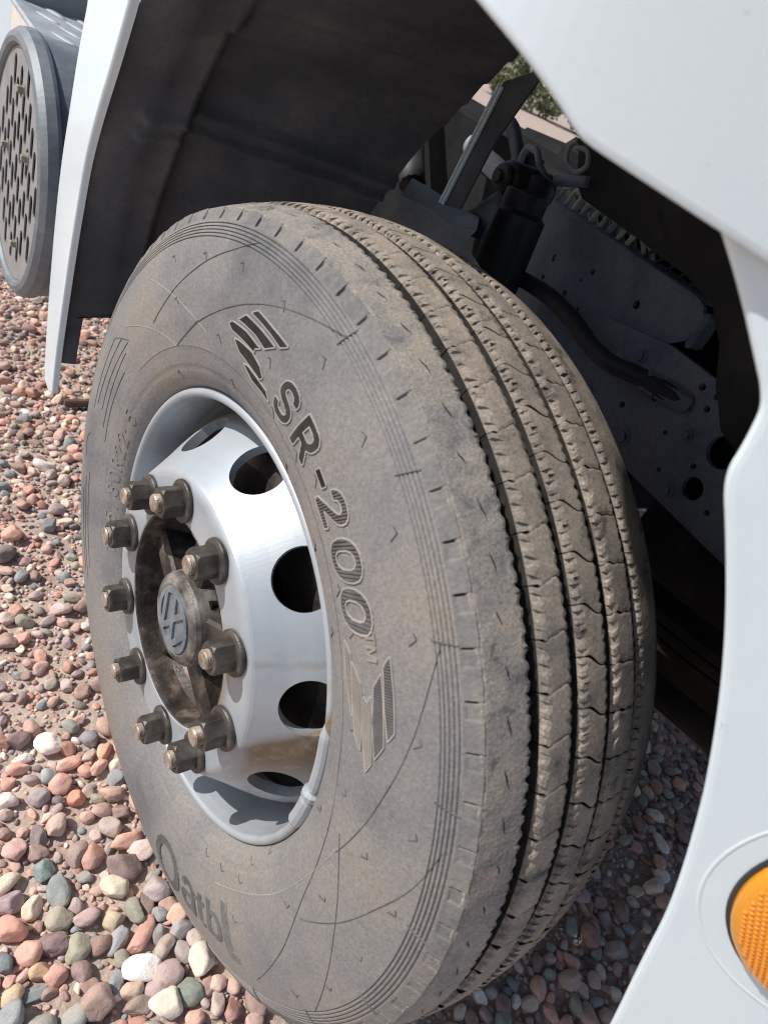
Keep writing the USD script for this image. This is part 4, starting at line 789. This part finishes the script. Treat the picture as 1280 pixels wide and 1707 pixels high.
def stone_mat(name, c, vary=.22):
    c = np.array(c); dust = np.array([.50, .395, .325])
    mat(name, [(0.26, tuple(c * (1 - vary))), (0.44, tuple(c)), (0.56, tuple(c * (1 + vary * .4) + .012)), (0.74, tuple(.55 * c + .45 * dust))], 38, 7, 0.85, 0.0009, 300, fine=(460, 0.55, 0.6), spec=0.25); return name
PEB = [(0.328, 0.16, 0.0195, 0.0177, 163, 205, 130, 100), (0.278, 0.197, 0.0205, 0.0159, 163, 130, 100, 100), (0.308, 0.198, 0.0165, 0.0147, 162, 200, 140, 115), (0.192, 0.217, 0.0193, 0.012, -132, 140, 140, 145), (0.16, 0.221, 0.0274, 0.0117, -133, 190, 125, 105), (0.165, 0.265, 0.0266, 0.0161, 171, 218, 215, 208), (0.133, 0.284, 0.021, 0.0172, -169, 165, 135, 130), (0.083, 0.28, 0.0216, 0.0167, 87, 200, 180, 155), (0.142, 0.319, 0.0223, 0.0167, 161, 200, 185, 160), (0.113, 0.314, 0.0208, 0.0152, 153, 120, 130, 115), (0.267, 0.164, 0.0172, 0.0153, 163, 150, 140, 120), (0.262, 0.123, 0.0227, 0.0148, 93, 125, 135, 130), (0.28, 0.086, 0.015, 0.013, 110, 115, 135, 130), (0.326, 0.12, 0.0172, 0.0153, 164, 150, 125, 130), (0.186, 0.141, 0.0192, 0.0142, 154, 190, 180, 150), (0.193, 0.188, 0.0147, 0.0137, 163, 175, 155, 115), (0.162, 0.184, 0.02, 0.012, 100, 130, 130, 110), (0.229, 0.29, 0.0202, 0.0189, 161, 160, 125, 110), (0.124, 0.163, 0.0186, 0.0165, 164, 160, 140, 140), (0.144, 0.181, 0.0152, 0.0101, 89, 120, 100, 90), (0.111, 0.187, 0.0164, 0.0113, -166, 170, 130, 105), (0.105, 0.207, 0.0158, 0.0132, -167, 200, 155, 125), (0.1, 0.23, 0.0181, 0.0132, -146, 150, 140, 140), (0.162, 0.114, 0.0292, 0.0183, 150, 140, 110, 105), (0.21, 0.084, 0.0197, 0.0149, -138, 185, 125, 105), (0.23, 0.075, 0.0185, 0.0144, -126, 150, 120, 110), (0.318, 0.043, 0.0161, 0.0151, 165, 190, 140, 130), (0.175, 0.043, 0.0172, 0.0155, 126, 165, 145, 135), (0.257, 0.022, 0.0189, 0.0136, -124, 185, 150, 130), (0.24, -0.051, 0.0187, 0.015, -144, 195, 135, 115), (0.22, -0.021, 0.0135, 0.012, -170, 205, 110, 70), (0.275, -0.035, 0.0161, 0.0139, 167, 150, 135, 135), (0.255, -0.13, 0.021, 0.0178, 145, 215, 195, 185), (0.302, -0.149, 0.0192, 0.0135, -165, 130, 100, 100), (0.187, -0.13, 0.0146, 0.0136, 169, 125, 120, 125), (0.166, -0.101, 0.0222, 0.0105, -111, 205, 140, 105), (0.157, 0.072, 0.0246, 0.0128, -162, 205, 140, 110), (0.136, 0.093, 0.0203, 0.0171, -173, 195, 165, 155), (0.166, -0.014, 0.0179, 0.0138, 178, 180, 140, 115), (0.246, 0.21, 0.0216, 0.016, -142, 150, 145, 120), (0.219, 0.215, 0.0171, 0.0124, -166, 140, 105, 90), (0.227, 0.172, 0.0185, 0.0127, -176, 165, 130, 125), (0.258, -0.072, 0.0143, 0.0128, 168, 140, 150, 150), (0.339, 0.203, 0.0153, 0.0108, 113, 100, 110, 115), (0.278, 0.235, 0.0142, 0.0124, 120, 195, 130, 105), (0.297, 0.225, 0.0118, 0.0105, 162, 190, 145, 95), (0.245, 0.242, 0.0175, 0.0122, 102, 140, 110, 105), (0.332, 0.247, 0.014, 0.0119, -127, 185, 155, 110), (0.307, 0.25, 0.0168, 0.0089, -167, 115, 125, 125), (0.322, -0.041, 0.0147, 0.0126, 103, 185, 165, 160), (0.185, 0.286, 0.0145, 0.0122, 162, 185, 150, 125), (0.152, 0.294, 0.016, 0.0141, 136, 165, 135, 130), (0.18, 0.308, 0.0174, 0.0119, 170, 150, 125, 110), (0.055, 0.357, 0.0175, 0.011, -129, 160, 105, 90), (0.067, 0.318, 0.012, 0.0106, 162, 190, 150, 130), (0.08, 0.314, 0.0145, 0.0106, -139, 170, 130, 115), (0.03, 0.379, 0.0148, 0.0118, -173, 180, 140, 125), (0.106, 0.258, 0.0167, 0.0108, 117, 155, 140, 135), (0.084, 0.248, 0.0136, 0.012, 107, 170, 150, 140), (0.135, 0.227, 0.0148, 0.0089, 99, 130, 125, 125), (0.129, 0.247, 0.016, 0.0113, -135, 165, 145, 130)]
LABELS = {5: 'white oval pebble, the palest of the stones beside the tyre foot', 0: 'large salmon orange pebble near the left edge, biggest of its colour', 30: 'bright brick red pebble, reddest of the small stones left of the tyre', 3: 'long bluish grey pebble lying next to a long salmon stone', 4: 'long salmon coloured pebble leaning beside the bluish grey one',
    11: 'slate green longish pebble lying among pink stones', 7: 'pale tan pear shaped pebble against the foot of the tyre', 8: 'pale cream block shaped pebble at the bottom edge near the tyre', 9: 'dark grey green pebble between two pale stones near the tyre foot', 32: 'pinkish white pebble, palest of the upper left stones', 43: 'dark blue grey pebble at the left edge beside the dirt patch', 17: 'big rough brown pebble sitting alone on the dirt patch', 23: 'large flat dark brown pebble wedged against the tyre side', 45: 'small ochre pebble on the dirt patch beside an orange stone'}
placed = []                                                     # x, y, radius
stone_i = 0
def drop(x, y, rx, ry, az, seed, parent, name, m, sub=3, sink=.25, flat=None, **tags):
    global stone_i
    rng = np.random.default_rng(seed); rz_ = min(rx, ry) * (flat or rng.uniform(.72, .95)); pm = pebble(rx, ry, rz_, seed, sub)
    R = trimesh.transformations.euler_matrix(rng.normal(0, .22), rng.normal(0, .22), math.radians(az)); v = np.asarray(pm.vertices) @ R[:3, :3].T
    z = float(ground_z(np.array(x), np.array(y))) - v[:, 2].min() * (1 - sink) if False else float(ground_z(np.array(x), np.array(y))) + rz_ * (1 - sink)
    return obj(name, TM(v + [x, y, z], pm.faces), m, parent, smooth=True, **tags)
for k, (x, y, rx, ry, az, r, g, b) in enumerate(PEB):
    m = stone_mat(f'stone_tone_{k + 1:03d}', (np.array(lin(r, g, b)) * .60 + np.mean(lin(r, g, b)) * .40) * 1.45 * np.array([1.02, .985, .95]))
    if k in LABELS: drop(x, y, rx * 1.06, ry * 1.06, az, 300 + k, '/World', 'pebble', m, label=LABELS[k], category='pebble', group=None)
    else: drop(x, y, rx * 1.06, ry * 1.06, az, 300 + k, ground, 'pebble', m)
    placed.append((x, y, max(rx, ry) * .55 + min(rx, ry) * .45))

TONES = [(170, 130, 115), (150, 125, 125), (188, 125, 100), (160, 140, 130), (190, 165, 140), (130, 130, 122), (135, 105, 95), (200, 140, 115), (178, 150, 140), (120, 125, 128), (195, 175, 155), (150, 115, 100), (140, 135, 115), (208, 195, 182), (165, 110, 85), (112, 100, 98)]
for k, c in enumerate(TONES): stone_mat(f'stone_mix_{k + 1:03d}', (np.array(lin(*c)) * .60 + np.mean(lin(*c)) * .40) * 1.62 * np.array([1.03, .985, .945]))
WGT = np.array([12, 8, 8, 9, 7, 6, 7, 7, 8, 5, 5, 8, 4, 2, 4, 4], float); WGT /= WGT.sum()

# scatter the rest: larger stones first, then smaller ones between them
rng = np.random.default_rng(99)
def ok_region(P, margin):
    q, z = px(P); return (z > .2) & (q[:, 0] > -margin) & (q[:, 0] < 1280 + margin) & (q[:, 1] > -margin) & (q[:, 1] < 1707 + margin)
cells = {}
def key(x, y): return int(math.floor(x / .06)), int(math.floor(y / .06))
def add_cell(x, y, r): cells.setdefault(key(x, y), []).append((x, y, r))
for p in placed: add_cell(*p)
def free(x, y, r, f):
    a, b = key(x, y)
    for i in (-1, 0, 1):
        for j in (-1, 0, 1):
            for (u, w, q) in cells.get((a + i, b + j), ()):
                if (u - x) ** 2 + (w - y) ** 2 < (f * (r + q)) ** 2: return False
    return True
stones = []
def fill(n, lo, hi, f, box, keep):
    X = rng.uniform(box[0], box[1], n); Y = rng.uniform(box[2], box[3], n); R_ = lo + (hi - lo) * rng.random(n) ** 1.8; u = rng.random(n)
    ok = ok_region(np.c_[X, Y, 0 * X], 230) & (u < keep(X, Y))
    for x, y, r in zip(X[ok].tolist(), Y[ok].tolist(), R_[ok].tolist()):
        if free(x, y, r, f): add_cell(x, y, r); stones.append((x, y, r))
def patch(x, y): return 0.18 + 0.82 * np.clip((meshkit.fbm(np.stack([x * 4.0, y * 4.0, 0 * x], -1), 3, 31) - .42) / .15, 0, 1)
BOX = (-2.6, 1.2, -4.6, .9)
fill(15000, .0125, .0195, .86, BOX, lambda x, y: patch(x, y) * np.clip((y + 1.7) / 1.4, .40, .9))
fill(42000, .0085, .0130, .84, BOX, lambda x, y: np.clip(patch(x, y) * 1.1, .35, .9))
fill(56000, .0055, .0095, .84, BOX, lambda x, y: .3 + .6 * patch(x, y))
fill(60000, .0028, .0055, .8, (-1.2, .9, -2.4, .8), lambda x, y: .9 + 0 * x)
stones = np.array(stones)
q, z = px(np.c_[stones[:, :2], np.full(len(stones), .01)]); size = stones[:, 2] / z
tyre_axis = np.array([math.cos(math.radians(STEER)), math.sin(math.radians(STEER)), 0])
def hidden(P):
    """behind the wheel or the panels as seen by the camera"""
    t = np.linspace(0, .98, 60)[None, :, None]; S_ = CAM + (P[:, None] - CAM) * t; rel = S_ - [0, 0, ZC]; a = rel @ tyre_axis; rad = np.linalg.norm(rel - a[..., None] * tyre_axis, axis=-1)
    h = ((np.abs(a) < .14) & (rad < .50)).any(1)
    q, _ = px(P); return h | (q[:, 0] > 1190) | ((q[:, 0] > 1000) & (q[:, 1] > 1720 - (q[:, 0] - 1000) * 2.2))
vis = (q[:, 0] > 0) & (q[:, 0] < 1280) & (q[:, 1] > 0) & (q[:, 1] < 1707) & ~hidden(np.c_[stones[:, :2], np.full(len(stones), .01)])
order = np.argsort(-np.where(vis, size, 0)); single = order[:int(300 - len(PEB) + len(LABELS))]; rest = np.setdiff1d(np.arange(len(stones)), single)
for k in single:
    x, y, r = stones[k]; sd = 5000 + int(k); rg_ = np.random.default_rng(sd)
    drop(x, y, r * rg_.uniform(1.05, 1.45), r * rg_.uniform(.8, 1.05), rg_.uniform(0, 360), sd, ground, 'pebble', f'stone_mix_{rg_.choice(16, p=WGT) + 1:03d}')
# the many smaller stones: one instancer of a few dozen shapes
inst = UsdGeom.PointInstancer.Define(stage, path_of(ground) + '/loose_stones'); inst.GetPrim().SetCustomDataByKey('kind', 'stuff')
protos = []; NP = 48
UsdGeom.Scope.Define(stage, path_of(ground) + '/loose_stones/shapes')
for k in range(NP):
    tone = int(np.searchsorted(np.cumsum(WGT), (k + .5) / NP)); rg_ = np.random.default_rng(900 + k)
    o = usdkit.mesh(stage, f'{path_of(ground)}/loose_stones/shapes/stone_{k + 1:03d}', pebble(rg_.uniform(1.0, 1.5), rg_.uniform(.75, 1.05), rg_.uniform(.6, .85), 900 + k, 2), M[f'stone_mix_{tone + 1:03d}'], smooth=True); protos.append(o.GetPath())
inst.CreatePrototypesRel().SetTargets(protos)
s = stones[rest]; n = len(s); idx = rng.integers(0, NP, n)
pos = np.c_[s[:, :2], ground_z(s[:, 0], s[:, 1]) + s[:, 2] * .42]
ang = rng.uniform(0, 2 * np.pi, n); tilt = rng.normal(0, .3, n); ax = np.c_[np.cos(ang * 3), np.sin(ang * 3), np.zeros(n)]
qz = np.c_[np.cos(ang / 2), np.zeros(n), np.zeros(n), np.sin(ang / 2)]; qt = np.c_[np.cos(tilt / 2), ax * np.sin(tilt / 2)[:, None]]
def qmul(a, b): return np.c_[a[:, 0] * b[:, 0] - (a[:, 1:] * b[:, 1:]).sum(1), a[:, :1] * b[:, 1:] + b[:, :1] * a[:, 1:] + np.cross(a[:, 1:], b[:, 1:])]
qq = qmul(qt, qz)
inst.CreatePositionsAttr(Vt.Vec3fArray.FromNumpy(pos.astype(np.float32))); inst.CreateProtoIndicesAttr(Vt.IntArray.FromNumpy(idx.astype(np.int32)))
inst.CreateScalesAttr(Vt.Vec3fArray.FromNumpy(np.repeat(s[:, 2:3], 3, 1).astype(np.float32)))
inst.CreateOrientationsAttr(Vt.QuathArray([Gf.Quath(float(a), float(b), float(c), float(d)) for a, b, c, d in qq]))
print('stones', len(stones), 'single', len(single))

# a dark brown stick lying in the gravel behind the tyre
obj('stick', bar((.118, -1.205, .012), (.030, -1.215, .014), .018, .022, bevel=.004), 'brick_brown', label='short dark brown stick lying in the gravel just behind the tyre', category='stick')

# bushes beyond the truck, seen through the gap above the chassis
rng = np.random.default_rng(12)
for k in range(3):
    c = np.array([-21.2 + 1.5 * k, -23.6 - 1.3 * k, 0]); n_ = 3000; h = (1.9, 2.5, 2.2)[k]; w = (1.1, 1.3, 1.2)[k]
    u = rng.normal(size=(n_, 3)); u /= np.linalg.norm(u, axis=1)[:, None]; rad_ = rng.uniform(.45, 1.0, n_) ** .5 * (.75 + .5 * meshkit.noise(u * 2.2 + k, k)); p = c + [0, 0, h * .52] + u * rad_[:, None] * [w, w, h * .52]
    d1 = rng.normal(size=(n_, 3)); d1 /= np.linalg.norm(d1, axis=1)[:, None]; d2 = np.cross(d1, rng.normal(size=(n_, 3))); d2 /= np.linalg.norm(d2, axis=1)[:, None]; L_ = rng.uniform(.06, .13, n_)[:, None]
    v = np.stack([p - d1 * L_, p + d2 * L_ * .5, p + d1 * L_, p - d2 * L_ * .5], 1).reshape(-1, 3); f = np.arange(n_ * 4).reshape(-1, 4)
    t = xform('bush', loc=tuple(c), label=('low green bush at the right end of the row glimpsed above the chassis', 'tallest green bush of the row glimpsed above the chassis', 'green bush at the left end of the row glimpsed above the chassis')[k], category='bush', group='bushes behind the truck')
    obj('crown', TM(v - c, f), 'leaf_far', t); obj('stem', tube([(0, 0, -.1), (.05, 0, h * .3), (0, .05, h * .6)], [.05, .04, .02], 8, 3), 'trunk_bark', t, smooth=True)
